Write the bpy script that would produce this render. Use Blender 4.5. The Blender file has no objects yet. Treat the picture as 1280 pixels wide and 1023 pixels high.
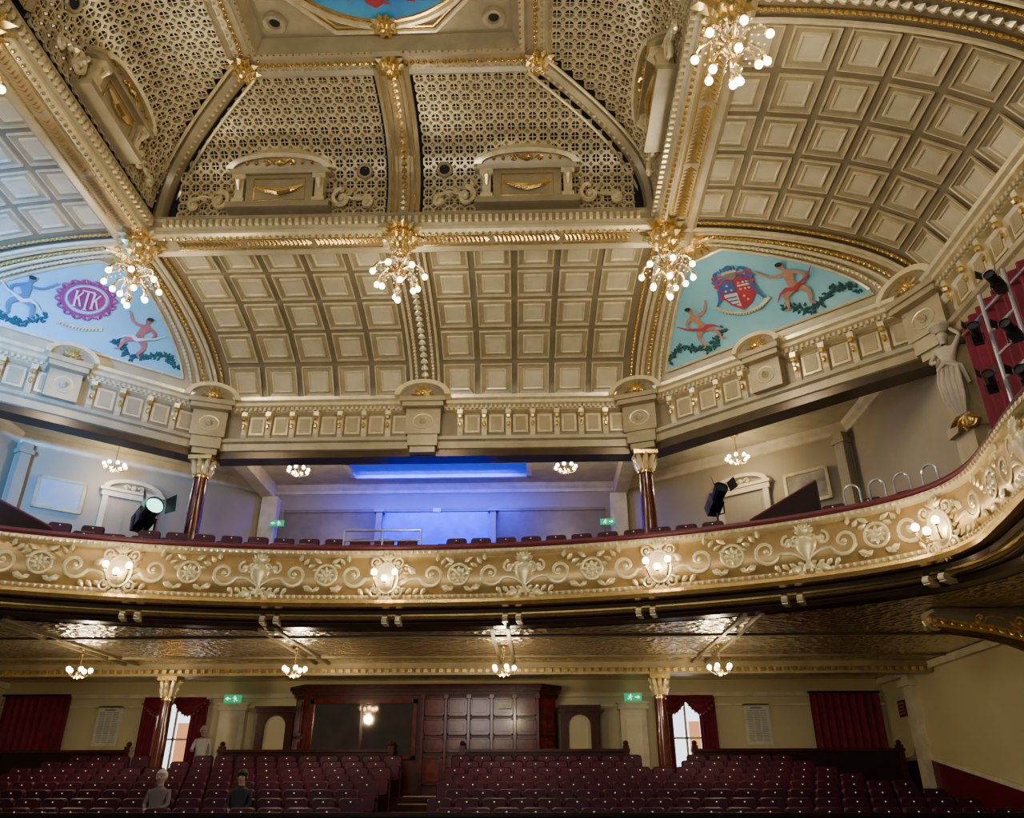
import bpy, bmesh, math, random
from mathutils import Vector, Matrix
from math import sin, cos, pi, sqrt, atan2, radians as R
random.seed(4)
COL = bpy.context.scene.collection
V = Vector

# ------------------------------------------------------------------ materials
def mat(name, col, rough=.6, metal=0.0, emit=0.0, col2=None, nscale=3.0, bump=0.0, bscale=20.0, ecol=None, coat=0.0, vor=False, spec=.5):
    m = bpy.data.materials.new(name); m.use_nodes = True
    nt = m.node_tree; b = nt.nodes['Principled BSDF']
    b.inputs['Base Color'].default_value = (*col, 1)
    b.inputs['Roughness'].default_value = rough
    b.inputs['Metallic'].default_value = metal
    b.inputs['Coat Weight'].default_value = coat
    b.inputs['Specular IOR Level'].default_value = spec
    tc = nt.nodes.new('ShaderNodeTexCoord')
    if emit:
        b.inputs['Emission Color'].default_value = (*(ecol or col), 1)
        b.inputs['Emission Strength'].default_value = emit
    n = nt.nodes.new('ShaderNodeTexNoise'); n.inputs['Scale'].default_value = nscale; n.inputs['Detail'].default_value = 4
    nt.links.new(tc.outputs['Object'], n.inputs['Vector'])
    r = nt.nodes.new('ShaderNodeValToRGB')
    c2 = col2 or tuple(c * .8 for c in col)
    r.color_ramp.elements[0].position = .35; r.color_ramp.elements[0].color = (*c2, 1)
    r.color_ramp.elements[1].position = .65; r.color_ramp.elements[1].color = (*col, 1)
    nt.links.new(n.outputs['Fac'], r.inputs['Fac']); nt.links.new(r.outputs['Color'], b.inputs['Base Color'])
    if bump:
        if vor:
            t = nt.nodes.new('ShaderNodeTexVoronoi'); t.inputs['Scale'].default_value = bscale; out = t.outputs['Distance']
        else:
            t = nt.nodes.new('ShaderNodeTexNoise'); t.inputs['Scale'].default_value = bscale; out = t.outputs['Fac']
        nt.links.new(tc.outputs['Object'], t.inputs['Vector'])
        bp = nt.nodes.new('ShaderNodeBump'); bp.inputs['Strength'].default_value = bump; bp.inputs['Distance'].default_value = .05
        nt.links.new(out, bp.inputs['Height']); nt.links.new(bp.outputs['Normal'], b.inputs['Normal'])
    return m
CREAM = mat('cream_plaster', (.60, .515, .33), .4, .12, col2=(.52, .44, .27))
KHAKI = mat('khaki_plaster', (.24, .19, .11), .4, .12, col2=(.195, .155, .085))
TAN = mat('tan_plaster', (.42, .34, .19), .38, .18)
GOLD = mat('gilt', (.90, .64, .22), .25, .85, col2=(.72, .47, .13), nscale=8)
PALE = mat('pale_gilt', (.86, .73, .42), .28, .42, nscale=6)
BROWN = mat('brown_paint', (.085, .056, .03), .26, .45)
FASC = mat('fascia_ground', (.50, .33, .12), .36, .5)
RELIEF = mat('relief_cream', (.84, .68, .33), .34, .45, col2=(.64, .58, .32), nscale=5)
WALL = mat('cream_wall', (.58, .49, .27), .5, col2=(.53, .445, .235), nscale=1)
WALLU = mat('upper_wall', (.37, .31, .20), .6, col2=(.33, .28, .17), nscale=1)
CEILU = mat('upper_ceiling', (.62, .55, .35), .7)
TRIMC = mat('wall_trim_cream', (.70, .61, .40), .45)
MARB = mat('red_marble', (.14, .03, .018), .16, .1, col2=(.07, .015, .01), nscale=7, coat=.5)
VELV = mat('burgundy_velvet', (.062, .004, .020), .55, col2=(.038, .003, .012), nscale=9, spec=.3)
RAILV = mat('rail_velvet', (.12, .007, .02), .6, nscale=9)
REDC = mat('red_curtain_cloth', (.19, .004, .02), .7, col2=(.12, .002, .012), nscale=5)
REDD = mat('crimson_drape_cloth', (.19, .003, .022), .75, col2=(.12, .002, .014), nscale=5)
WOOD = mat('mahogany', (.16, .022, .009), .18, col2=(.075, .010, .005), nscale=6, spec=.25)
WOOD2 = mat('dark_mahogany', (.075, .014, .008), .3, col2=(.04, .008, .005), nscale=6, spec=.2)
DARKW = mat('dark_wood', (.022, .009, .007), .4, spec=.2)
BLACK = mat('black_metal', (.012, .012, .014), .45, .3)
CARPET = mat('dark_red_carpet', (.03, .004, .008), .95, nscale=20)
SOFF = mat('embossed_soffit', (.78, .66, .44), .27, .9, col2=(.6, .5, .31), bump=1.0, bscale=7, vor=True)
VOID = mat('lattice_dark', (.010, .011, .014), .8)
LAT = mat('lattice_gilt', (.66, .54, .30), .35, .35)
BLUEP = mat('mural_sky_blue', (.16, .42, .50), .6, col2=(.22, .47, .52), nscale=1.5)
FLESH = mat('mural_flesh', (.40, .21, .13), .7, nscale=6)
MROSE = mat('mural_rose', (.40, .12, .10), .7, nscale=6)
MTEAL = mat('mural_teal', (.04, .16, .26), .7)
MRED = mat('mural_red', (.40, .03, .05), .7)
MGREEN = mat('mural_green', (.012, .07, .07), .7)
MWHITE = mat('mural_white', (.65, .62, .53), .7)
MNAVY = mat('mural_navy', (.04, .10, .32), .7)
MPURP = mat('mural_crimson', (.30, .02, .12), .7)
BULB = mat('lit_bulb', (1, .93, .78), .4, emit=26, ecol=(1, .80, .50))
GLASS = mat('crystal', (.9, .88, .8), .08, .1, emit=.4, ecol=(1, .9, .7))
BRASS = mat('brass', (.88, .64, .28), .2, .9)
CHROME = mat('pale_metal_rail', (.75, .75, .77), .25, .7)
BLUEE = mat('blue_lit_panel', (.0, .02, .4), .5, emit=.5, ecol=(.0, .04, 1.0), col2=(.0, .02, .3))
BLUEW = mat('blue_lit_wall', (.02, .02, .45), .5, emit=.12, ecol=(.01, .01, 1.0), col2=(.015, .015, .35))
GREENE = mat('exit_green', (.0, .35, .12), .5, emit=.5, ecol=(0, .8, .3))
WHITEE = mat('exit_white', (.9, .95, .9), .5, emit=1.4, ecol=(.9, 1, .9))
PAPER = mat('notice_paper', (.66, .62, .5), .6)
INK = mat('notice_ink', (.12, .11, .09), .7)
BGLASS = mat('booth_glass', (.22, .17, .12), .05, .9)
DAY = mat('daylight_pane', (.8, .9, 1), .4, emit=2.8, ecol=(.7, .86, 1))
DAYO = mat('orange_glow', (.9, .5, .25), .4, emit=1.0, ecol=(1, .4, .15))  # patch of orange light in the window, put in as a glowing plate
PLATE = mat('seat_number_plate', (.9, .87, .8), .3, emit=.3)  # faint glow put into the plate colour so the plates glint
LENS = mat('lit_lens', (.3, .7, .6), .2, emit=3.5, ecol=(.35, 1, .8))
DLENS = mat('dark_lens', (.05, .06, .08), .08, .4)
SKIN = mat('skin', (.50, .30, .22), .55)
HAIRW = mat('pale_hair', (.50, .45, .38), .8)
HAIRD = mat('dark_hair', (.03, .02, .015), .8)
WHITEC = mat('white_cloth', (.6, .58, .56), .8)
DARKC = mat('dark_cloth', (.02, .022, .028), .85)
GREYC = mat('grey_cloth', (.16, .14, .13), .85)
SKYP = mat('painted_sky_dome', (.02, .22, .60), .6, col2=(.06, .36, .62), nscale=1.6)
PICT = mat('seascape_paint', (.25, .42, .5), .5, col2=(.5, .48, .4), nscale=2.5)
PICT2 = mat('brown_landscape_paint', (.4, .36, .28), .5, col2=(.2, .17, .12), nscale=3)
DADO = mat('maroon_dado', (.13, .008, .014), .3)

# ------------------------------------------------------------------ mesh builder
class MB:
    def __init__(s, T=None): s.v = []; s.f = []; s.m = []; s.c = 0; s.T = T
    def add(s, vs, fs):
        n = len(s.v)
        for v in vs:
            v = V(v)
            if s.T: v = s.T(v)
            s.v.append((v[0], v[1], v[2]))
        for f in fs: s.f.append([n + i for i in f]); s.m.append(s.c)
    def box(s, x0, x1, y0, y1, z0, z1):
        s.add([(x0,y0,z0),(x1,y0,z0),(x1,y1,z0),(x0,y1,z0),(x0,y0,z1),(x1,y0,z1),(x1,y1,z1),(x0,y1,z1)],
              [(0,3,2,1),(4,5,6,7),(0,1,5,4),(1,2,6,5),(2,3,7,6),(3,0,4,7)])
    def tube(s, pts, rad, n=6, flat=1.0, cap=True):
        pts = [V(p) for p in pts]
        if not hasattr(rad, '__len__'): rad = [rad] * len(pts)
        vs = []; fs = []; up = V((0, 0, 1))
        t0 = (pts[1] - pts[0]).normalized()
        if abs(t0.dot(up)) > .95: up = V((1, 0, 0))
        prev = None
        for i, p in enumerate(pts):
            a = pts[max(0, i - 1)]; b = pts[min(len(pts) - 1, i + 1)]
            t = (b - a)
            t = t.normalized() if t.length > 1e-9 else t0
            if prev is None: x = t.cross(up).normalized()
            else:
                x = prev - t * prev.dot(t)
                x = x.normalized() if x.length > 1e-6 else t.cross(up).normalized()
            prev = x; y = t.cross(x)
            for k in range(n):
                A = 2 * pi * k / n
                vs.append(p + x * cos(A) * rad[i] + y * sin(A) * rad[i] * flat)
        for i in range(len(pts) - 1):
            for k in range(n):
                k2 = (k + 1) % n
                fs.append((i*n+k, i*n+k2, (i+1)*n+k2, (i+1)*n+k))
        if cap: fs.append(tuple(range(n))[::-1]); fs.append(tuple((len(pts)-1)*n + k for k in range(n)))
        s.add(vs, fs)
    def lathe(s, prof, c=(0,0,0), n=16, a0=0, a1=2*pi):
        full = abs(a1 - a0 - 2*pi) < 1e-6; m = n if full else n + 1
        vs = []; fs = []
        for r, z in prof:
            for k in range(m):
                A = a0 + (a1 - a0) * k / n
                vs.append((c[0] + r*cos(A), c[1] + r*sin(A), c[2] + z))
        for i in range(len(prof) - 1):
            for k in range(n):
                k2 = (k + 1) % m
                fs.append((i*m+k, i*m+k2, (i+1)*m+k2, (i+1)*m+k))
        s.add(vs, fs)
    def sph(s, c, r, n=8, m=5, sc=(1,1,1)):
        vs = [(c[0], c[1], c[2] + r*sc[2])]; fs = []
        for i in range(1, m):
            t = pi * i / m
            for k in range(n):
                A = 2*pi*k/n
                vs.append((c[0] + r*sc[0]*sin(t)*cos(A), c[1] + r*sc[1]*sin(t)*sin(A), c[2] + r*sc[2]*cos(t)))
        vs.append((c[0], c[1], c[2] - r*sc[2])); L = len(vs) - 1
        for k in range(n):
            k2 = (k+1) % n
            fs.append((0, 1+k, 1+k2)); fs.append((L, 1+(m-2)*n+k2, 1+(m-2)*n+k))
            for i in range(m-2): fs.append((1+i*n+k, 1+(i+1)*n+k, 1+(i+1)*n+k2, 1+i*n+k2))
        s.add(vs, fs)
    def poly(s, pts, y0, y1):
        n = len(pts)
        vs = [(p[0], y0, p[1]) for p in pts] + [(p[0], y1, p[1]) for p in pts]
        s.add(vs, [tuple(range(n)), tuple(range(2*n-1, n-1, -1))] + [(i, i+n, (i+1) % n + n, (i+1) % n) for i in range(n)])
    def plan(s, pts, z0, z1):
        n = len(pts)
        vs = [(p[0], p[1], z0) for p in pts] + [(p[0], p[1], z1) for p in pts]
        s.add(vs, [tuple(range(n-1, -1, -1)), tuple(range(n, 2*n))] + [(i, (i+1) % n, (i+1) % n + n, i+n) for i in range(n)])
    def strip(s, pts, w, h=.0, sub=1):
        P = []
        for i in range(len(pts) - 1):
            for k in range(sub):
                t = k / sub
                P.append((pts[i][0]*(1-t)+pts[i+1][0]*t, pts[i][1]*(1-t)+pts[i+1][1]*t, w[i]*(1-t)+w[i+1]*t))
        P.append((*pts[-1], w[-1])); vs = []; fs = []
        for i, (x, y, ww) in enumerate(P):
            a = P[max(0, i-1)]; b = P[min(len(P)-1, i+1)]
            dx, dy = b[0]-a[0], b[1]-a[1]; L = math.hypot(dx, dy) or 1
            vs += [(x - dy/L*ww, y + dx/L*ww, h), (x + dy/L*ww, y - dx/L*ww, h)]
        for i in range(len(P) - 1): fs.append((2*i, 2*i+1, 2*i+3, 2*i+2))
        s.add(vs, fs)
    def disc(s, x, y, rx, ry, h=0, n=14):
        s.add([(x, y, h)] + [(x + rx*cos(2*pi*k/n), y + ry*sin(2*pi*k/n), h) for k in range(n)], [(0, 1+k, 1+(k+1) % n) for k in range(n)])
    def sweep(s, path, prof, closed=False):
        n = len(path); vs = []; fs = []; m = len(prof)
        for i in range(n):
            p = V(path[i]).to_2d()
            if closed: a = V(path[i-1]).to_2d(); b = V(path[(i+1) % n]).to_2d()
            else: a = V(path[max(0, i-1)]).to_2d(); b = V(path[min(n-1, i+1)]).to_2d()
            d1 = (p - a); d2 = (b - p)
            d1 = d1.normalized() if d1.length > 1e-9 else d2.normalized()
            d2 = d2.normalized() if d2.length > 1e-9 else d1
            n1 = V((d1.y, -d1.x)); n2 = V((d2.y, -d2.x)); nn = (n1 + n2).normalized()
            k = 1 / max(.4, nn.dot(n1))
            for d, z in prof: vs.append((p.x + nn.x*d*k, p.y + nn.y*d*k, z))
        for i in range(n if closed else n - 1):
            j = (i+1) % n
            for q in range(m-1): fs.append((i*m+q, j*m+q, j*m+q+1, i*m+q+1))
        s.add(vs, fs)
    def grid(s, fn, nu, nv):
        vs = [fn(i/nu, j/nv) for j in range(nv+1) for i in range(nu+1)]
        s.add(vs, [(j*(nu+1)+i, j*(nu+1)+i+1, (j+1)*(nu+1)+i+1, (j+1)*(nu+1)+i) for j in range(nv) for i in range(nu)])

def obj(name, mb, mats, parent=None, smooth=False, recalc=True, local=False):
    me = bpy.data.meshes.new(name); me.from_pydata(mb.v, [], mb.f)
    if not isinstance(mats, (list, tuple)): mats = [mats]
    for m in mats: me.materials.append(m)
    me.polygons.foreach_set('material_index', mb.m)
    if recalc:
        bm = bmesh.new(); bm.from_mesh(me); bmesh.ops.recalc_face_normals(bm, faces=bm.faces); bm.to_mesh(me); bm.free()
    if smooth:
        me.polygons.foreach_set('use_smooth', [True] * len(me.polygons))
        try: me.set_sharp_from_angle(angle=R(40))
        except Exception: pass
    me.update()
    o = bpy.data.objects.new(name, me); COL.objects.link(o)
    if parent is not None:
        o.parent = parent
        if not local:
            off = V((0,0,0)); q = parent
            while q is not None: off += V(q.location); q = q.parent
            o.location = -off
    return o
def tag(o, label=None, cat=None, group=None, kind=None):
    if label: o['label'] = label
    if cat: o['category'] = cat
    if group: o['group'] = group
    if kind: o['kind'] = kind
    return o
def thing(name, label, cat, loc=(0,0,0), rz=0, group=None):
    o = bpy.data.objects.new(name, None); COL.objects.link(o); o.location = loc; o.rotation_euler = (0,0,rz)
    o.empty_display_size = .1
    return tag(o, label, cat, group)
def struct(name, mb, mats, parent=None, smooth=False, recalc=True):
    o = obj(name, mb, mats, parent, smooth, recalc)
    if parent is None: o['kind'] = 'structure'
    return o
def dup(root, loc, rz, label=None, group=None, skip=()):
    r = root.copy(); COL.objects.link(r); r.location = loc; r.rotation_euler = (0,0,rz)
    if label: r['label'] = label
    if group: r['group'] = group
    for ch in list(root.children):
        if ch.name.split('.')[0] in skip: continue
        c = ch.copy(); COL.objects.link(c); c.parent = r
        for g in list(ch.children):
            d = g.copy(); COL.objects.link(d); d.parent = c
    return r
def point(name, loc, e, col=(1,.84,.6), size=.12, parent=None):
    l = bpy.data.lights.new(name, 'POINT'); l.energy = e; l.color = col; l.shadow_soft_size = size
    o = bpy.data.objects.new(name, l); COL.objects.link(o); o.location = loc
    if parent: o.parent = parent
    return o
def frame(o, rz=0, sx=1):
    c, s_ = cos(rz), sin(rz)
    return lambda v: V((o[0] + sx*v.x*c - v.y*s_, o[1] + sx*v.x*s_ + v.y*c, o[2] + v.z))
def spiral(mb, cx, cy, r, turns, d=1, start=0, rad=.045, z=.03, tail=None, n=18):
    pts = []; rr = []
    if tail:
        ex, ey = cx + r*cos(start), cy + r*sin(start)
        for k in range(5):
            t = k/5; pts.append((tail[0]*(1-t) + ex*t, tail[1]*(1-t) + ey*t + sin(pi*t)*.06*d, z)); rr.append(rad*(.4+.6*t))
    for k in range(n+1):
        t = k/n; A = start + d*turns*2*pi*t; q = r*(1-.82*t)
        pts.append((cx + q*cos(A), cy + q*sin(A), z)); rr.append(rad*(1-.35*t))
    mb.tube(pts, rr, 5); mb.sph((cx, cy, z), rad*1.4, 6, 4)
def leaf(mb, x, y, L, W, ang, z=.02, h=.05):
    c, s_ = cos(ang), sin(ang)
    P = [(0,0,0),(L*.3,W,0),(L*.7,W*.7,0),(L,0,0),(L*.7,-W*.7,0),(L*.3,-W,0),(L*.4,0,h),(L*.75,0,h*.6)]
    mb.add([(x+p[0]*c-p[1]*s_, y+p[0]*s_+p[1]*c, z+p[2]) for p in P],
           [(0,1,6),(1,2,7,6),(2,3,7),(3,4,7),(4,5,6,7),(5,0,6)])
XZ = lambda T: (lambda v: T(V((v.x, -v.z, v.y))))

# ------------------------------------------------------------------ camera
cam_d = bpy.data.cameras.new('camera'); cam = bpy.data.objects.new('camera', cam_d); COL.objects.link(cam)
cam_d.sensor_width = 36; cam_d.lens = 36*990/1280; cam_d.clip_end = 200
cam.matrix_world = Matrix.Translation((2.8, 0, 0)) @ Matrix.Rotation(R(1.65), 4, 'Z') @ Matrix.Rotation(R(90+26.2), 4, 'X') @ Matrix.Rotation(R(-.05), 4, 'Z')
bpy.context.scene.camera = cam

# ------------------------------------------------------------------ curved surfaces
Z0, HB = 9.37, 1.83
CXQ = 5.85; SA = 5.15
def ell(a, b, e=1.0, n=400):
    P = [(a*max(0, cos(pi/2*i/n))**e, b*max(0, sin(pi/2*i/n))**e) for i in range(n+1)]
    tab = [0.0]
    for p, q in zip(P, P[1:]): tab.append(tab[-1] + math.hypot(p[0]-q[0], p[1]-q[1]))
    def th(H):
        if H <= 0: return 0.0
        if H >= tab[-1]: return pi/2
        lo, hi = 0, n
        while hi-lo > 1:
            m = (lo+hi)//2
            if tab[m] <= H: lo = m
            else: hi = m
        return (lo + (H-tab[lo])/(tab[hi]-tab[lo]))/n*pi/2
    return th, tab[-1]
VA, VB, VE, VI = 2.5, 1.85, .68, 3.0
thR, HR = ell(4.6, HB); thS, HS = ell(SA, HB); thL, HL = ell(3.5, HB); thV, HV = ell(VA, VB, VE)
def cove_rear(a, H, off=0):
    t = thR(H); n = V((0, -cos(t)/4.6, -sin(t)/HB)).normalized()
    return V((a*(1+.045*(1-cos(t))), 13.9+4.6*cos(t), Z0+HB*sin(t))) + n*off
def cove_side(sg):
    def f(a, H, off=0):
        t = thS(H); n = V((-sg*cos(t)/SA, 0, -sin(t)/HB)).normalized()
        return V((sg*(CXQ+SA*cos(t)), a, Z0+HB*sin(t))) + n*off
    return f
def lun(sg):
    def f(D, H, off=0):
        t = thL(H); s_ = cos(t)
        n = V((-.648*cos(t)/3.5, -.761*cos(t)/3.5, -sin(t)/HB)).normalized()
        p = V((CXQ + s_*2.45 + D*.761, 13.9 + s_*2.3 - D*.648, Z0+HB*sin(t))) + n*off
        return V((sg*p.x, p.y, p.z))
    return f
ROT = (0, -pi/2, pi/2, pi)
def vh(t): return VI + VA*max(0, cos(t))**VE
def vz(t): return 11.6 + VB*max(0, sin(t))**VE
def vault(k):
    T = frame((0, 8.3, 0), ROT[k])
    def f(a, H, off=0):
        t = min(max(thV(H), .02), pi/2-.02); n = V((0, -cos(t)**(2-VE)/VA, -sin(t)**(2-VE)/VB)).normalized()
        t = thV(H)
        return T(V((a, vh(t), vz(t))) + n*off)
    return f
mapT = lambda F: (lambda v: F(v.x, v.y, v.z))

def coffer(F, a0, a1, h0, h1, parent, name='coffer'):
    mb = MB(mapT(F))
    ring = [(0, 0, 1), (0, .045, 1), (.025, .045, 1), (.045, .005, 0), (.14, .0, 0), (.15, .045, 1), (.178, .045, 1), (.195, .015, 2)]
    vs = []
    for ins, h, _ in ring:
        vs += [(a0+ins, h0+ins, h), (a1-ins, h0+ins, h), (a1-ins, h1-ins, h), (a0+ins, h1-ins, h)]
    for i in range(len(ring)-1):
        mb.c = ring[i+1][2] if i != 3 else 0
        mb.add(vs[4*i:4*i+8], [(k, (k+1) % 4, (k+1) % 4+4, k+4) for k in range(4)])
    mb.c = 2; mb.add(vs[-4:], [(0,1,2,3)])
    return obj(name, mb, [TAN, PALE, CREAM], parent)

# ---- rear cove
mb = MB(); mb.grid(lambda u, v: cove_rear(-5.6+11.2*u, HR*v), 24, 24)
crear = struct('ceiling', mb, KHAKI, smooth=True)
pw = 4.8/5; GP = .075
for sgn in (-1, 1):
    for i in range(5):
        for j in range(5):
            a = .42 + i*pw; h = .08 + j*(HR-.35)/5
            x0, x1 = sorted((sgn*(a+GP), sgn*(a+pw-GP)))
            coffer(cove_rear, x0, x1, h+GP, h+(HR-.35)/5-GP, crear)
def rope(F, pts, r, parent, name, m=GOLD, beads=None):
    mb = MB(); P = [F(*p) for p in pts]; mb.tube(P, r, 6)
    if beads:
        acc = 0
        for a, b in zip(P, P[1:]):
            L = (b-a).length
            while acc < L: mb.sph(a.lerp(b, acc/L), beads, 6, 4); acc += beads*2.3
            acc -= L
    return obj(name, mb, m, parent, True)
def lin(a, H0, H1, off, n=28): return [(a, H0+(H1-H0)*k/n, off) for k in range(n+1)]
for sgn in (-1, 1):
    rope(cove_rear, lin(sgn*5.52, 0, HR, .1), .05, crear, 'arch_moulding', PALE)
    rope(cove_rear, lin(sgn*5.36, 0, HR, .06), .03, crear, 'bead_moulding', GOLD, .045)
    rope(cove_rear, lin(sgn*.36, 0, HR, .06), .035, crear, 'arch_moulding', PALE)
    rope(cove_rear, lin(sgn*.22, 0, HR, .08), .03, crear, 'bead_moulding', PALE, .045)
mb = MB(mapT(cove_rear))
for k in range(26): leaf(mb, 0, .25+k*.19, .2, .1, pi/2, .06, .07)
obj('leaf_rib', mb, PALE, crear)
# ---- side coves
for sg in (-1, 1):
    F = cove_side(sg)
    mb = MB(); mb.grid(lambda u, v: F(2.7+11.2*u, HS*v), 24, 24)
    cs = struct('ceiling', mb, KHAKI, smooth=True)
    for half in (0, 1):
        for i in range(5):
            for j in range(6):
                a = (8.3+.42+i*pw) if half else (8.3-.42-(i+1)*pw)
                h = .08 + j*(HS-.35)/6
                coffer(F, a+GP, a+pw-GP, h+GP, h+(HS-.35)/6-GP, cs)
    for a in (13.82, 8.3-.36, 8.3+.36): rope(F, lin(a, 0, HS, .1), .05, cs, 'arch_moulding', PALE)
    for a in (13.64, 8.1, 8.5): rope(F, lin(a, 0, HS, .06), .03, cs, 'bead_moulding', GOLD, .045)
    mb = MB(mapT(F))
    for k in range(30): leaf(mb, 8.3, .25+k*.19, .2, .08, pi/2, .06, .06)
    obj('leaf_rib', mb, PALE, cs)

# ---- lunettes with painted murals
INS, H0L, H1L = .86, .42, 3.0
def lun_shape(u, v, ins=0, h0=0, h1=None, off=0):
    h1 = h1 or HL
    H = h0 + (h1-h0)*v; D = max(0, 3.547*cos(thL(H)) - ins)
    return (D*(2*u-1), H, off)
for sg in (-1, 1):
    F = lun(sg)
    mb = MB(mapT(F)); mb.grid(lambda u, v: lun_shape(u, v), 16, 24)
    lo = struct('ceiling', mb, TAN, smooth=True)
    for ins, r, bd, m in ((.1, .05, None, PALE), (.3, .03, .05, GOLD), (.46, .045, None, PALE), (.66, .03, .045, PALE)):
        Hm = HL-.02
        while 3.547*cos(thL(Hm)) < ins: Hm -= .03
        for e in (-1, 1):
            rope(F, [(e*max(0, 3.547*cos(thL(Hm*k/30))-ins), Hm*k/30, .06) for k in range(31)], r, lo, 'arch_moulding', m, bd)
    mb = MB(mapT(F))
    for k in range(11): leaf(mb, 0, 3.7, .7, .07, R(-90-85+k*17), .05, .1)
    for k in range(9): leaf(mb, 0, 3.6, .34, .06, R(-90-80+k*20), .12, .1)
    obj('shell_ornament', mb, GOLD, lo)
    ml = thing('lunette_mural', 'sky blue painted lunette with shield crest between two figures, nearer the red drape' if sg > 0 else
               'sky blue painted lunette with crimson round crest between two figures, on the blue-tinted side', 'mural', F(0, 1, .04), 0)
    mb = MB(mapT(F)); mb.grid(lambda u, v: lun_shape(u, v, INS, H0L, H1L, .03), 16, 20)
    obj('painted_sky', mb, BLUEP, ml, True)
    pts = [lun_shape(0, k/20, INS, H0L, H1L, .05) for k in range(21)] + [lun_shape(1, 1-k/20, INS, H0L, H1L, .05) for k in range(21)]
    pts.append(pts[0])
    q = MB(); q.tube([F(*p) for p in pts], .035, 5); obj('gilt_border', q, PALE, ml, True)
    dx = 1 if sg > 0 else -1
    def stroke(mb, cx, cy, P, W, h, sc, fl):
        mb.strip([(cx + dx*fl*sc*x, cy + sc*y) for x, y in P], [w*sc*.82 for w in W], h, 3)
    figs = ((-1.22, 1.12, 1, .92, FLESH), (1.22, 1.22, -1, 1.0, FLESH)) if sg > 0 else ((1.25, 1.1, -1, .92, MROSE), (-1.4, 1.2, 1, .92, MTEAL))
    for cx, cy, fl, sc, fm in figs:
        cx *= dx
        mb = MB(mapT(F)); mb.c = 0
        stroke(mb, cx, cy, [(0,-.02),(.03,.1),(.05,.2),(.0,.36),(-.01,.46),(.02,.53)], [.13,.125,.095,.14,.15,.06], .09, sc, fl)
        stroke(mb, cx, cy, [(0,.48),(.02,.62)], [.055,.05], .1, sc, fl)
        mb.disc(cx + dx*fl*sc*.03, cy + sc*.7, .075*sc, .1*sc, .11)
        stroke(mb, cx, cy, [(-.1,.46),(-.22,.38),(-.3,.31),(-.29,.2),(-.25,.1),(-.2,.08)], [.06,.055,.045,.04,.03,.035], .1, sc, fl)
        stroke(mb, cx, cy, [(.11,.46),(.24,.47),(.36,.52),(.45,.64),(.52,.74),(.56,.82)], [.06,.055,.042,.038,.028,.034], .1, sc, fl)
        stroke(mb, cx, cy, [(-.05,.02),(-.15,-.08),(-.2,-.2),(-.17,-.32),(-.12,-.45),(-.22,-.52)], [.1,.09,.062,.06,.033,.028], .1, sc, fl)
        stroke(mb, cx, cy, [(.07,.02),(.2,-.02),(.3,-.1),(.34,-.24),(.36,-.4),(.47,-.45)], [.1,.09,.062,.058,.033,.028], .11, sc, fl)
        pf = obj('painted_figure', mb, fm, ml)
        mb = MB(mapT(F))
        stroke(mb, cx, cy, [(-.55,.4),(-.35,.2),(-.18,.12),(.05,.0),(.2,.08),(.36,.02),(.52,-.16)], [.012,.03,.04,.07,.06,.03,.01], .13, sc, fl)
        obj('painted_drapery', mb, MRED if sg > 0 else MWHITE, pf)
        mb = MB(mapT(F)); mb.disc(cx + dx*fl*sc*.015, cy + sc*.765, .085*sc, .065*sc, .13)
        obj('painted_hair', mb, HAIRD, pf)
    for e in (-1, 1):
        mb = MB(mapT(F))
        pts = [(e*(2.35-t*1.55), .68+.16*sin(t*7)+.12*t) for t in [k/18 for k in range(19)]]
        mb.strip(pts, [.018]*19, .06, 1)
        for i, (x, y) in enumerate(pts):
            for q in range(5): leaf(mb, x+random.uniform(-.05,.05), y+random.uniform(-.06,.06), .12, .035, random.uniform(0, 6.28), .06, .02)
        obj('painted_garland', mb, MGREEN, ml)
    cx, cy = (.05, 1.72) if sg > 0 else (.2, 1.75)
    KS = .84 if sg > 0 else .95; RA = R(-14) if sg > 0 else R(10)
    def CT(v):
        x, y = (v.x-cx)*KS, (v.y-cy)*KS
        x, y = x*cos(RA) - y*sin(RA), x*sin(RA) + y*cos(RA)
        return F(cx + dx*x, cy + y, v.z)
    mb = MB(CT)
    if sg > 0:
        mb.c = 0; sh = [(-.42,.45),(.42,.45),(.42,-.1),(.25,-.4),(0,-.58),(-.25,-.4),(-.42,-.1)]
        mb.add([(cx+x*1.1, cy+y*1.1, .08) for x, y in sh], [tuple(range(7))])
        mb.c = 1; mb.add([(cx-.4, cy+.42, .1), (cx-.02, cy+.42, .1), (cx-.02, cy+.02, .1), (cx-.4, cy+.02, .1)], [(0,1,2,3)])
        mb.c = 2; mb.add([(cx-.38, cy-.02, .1), (cx-.02, cy-.02, .1), (cx-.02, cy-.5, .1), (cx-.24, cy-.36, .1), (cx-.38,cy-.12,.1)], [(0,1,2,3,4)])
        mb.strip([(cx+.06, cy+.22), (cx+.4, cy+.22)], [.03]*2, .12, 3)
        mb.c = 1; mb.strip([(cx-.34,cy-.14),(cx-.05,cy-.14)],[.025]*2,.12); mb.strip([(cx-.3,cy-.26),(cx-.05,cy-.26)],[.025]*2,.12); mb.strip([(cx-.2,cy-.38),(cx-.05,cy-.38)],[.02]*2,.12)
        mb.c = 4
        for x, y in ((-.2,.3),(-.28,.12),(-.12,.12),(.12,.33),(.24,.33),(.34,.33),(.12,.1),(.24,.1),(.34,.1),(.15,-.15),(.22,-.28)): mb.disc(cx+x, cy+y, .035, .04, .13, 8)
        mb.c = 5; mb.disc(cx, cy+.62, .15, .16, .11); mb.c = 4; mb.strip([(cx-.2,cy+.76),(cx+.2,cy+.76)], [.04]*2, .12)
        mb.c = 3
        mb.disc(cx, cy+.92, .08, .1, .13, 8)
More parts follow.
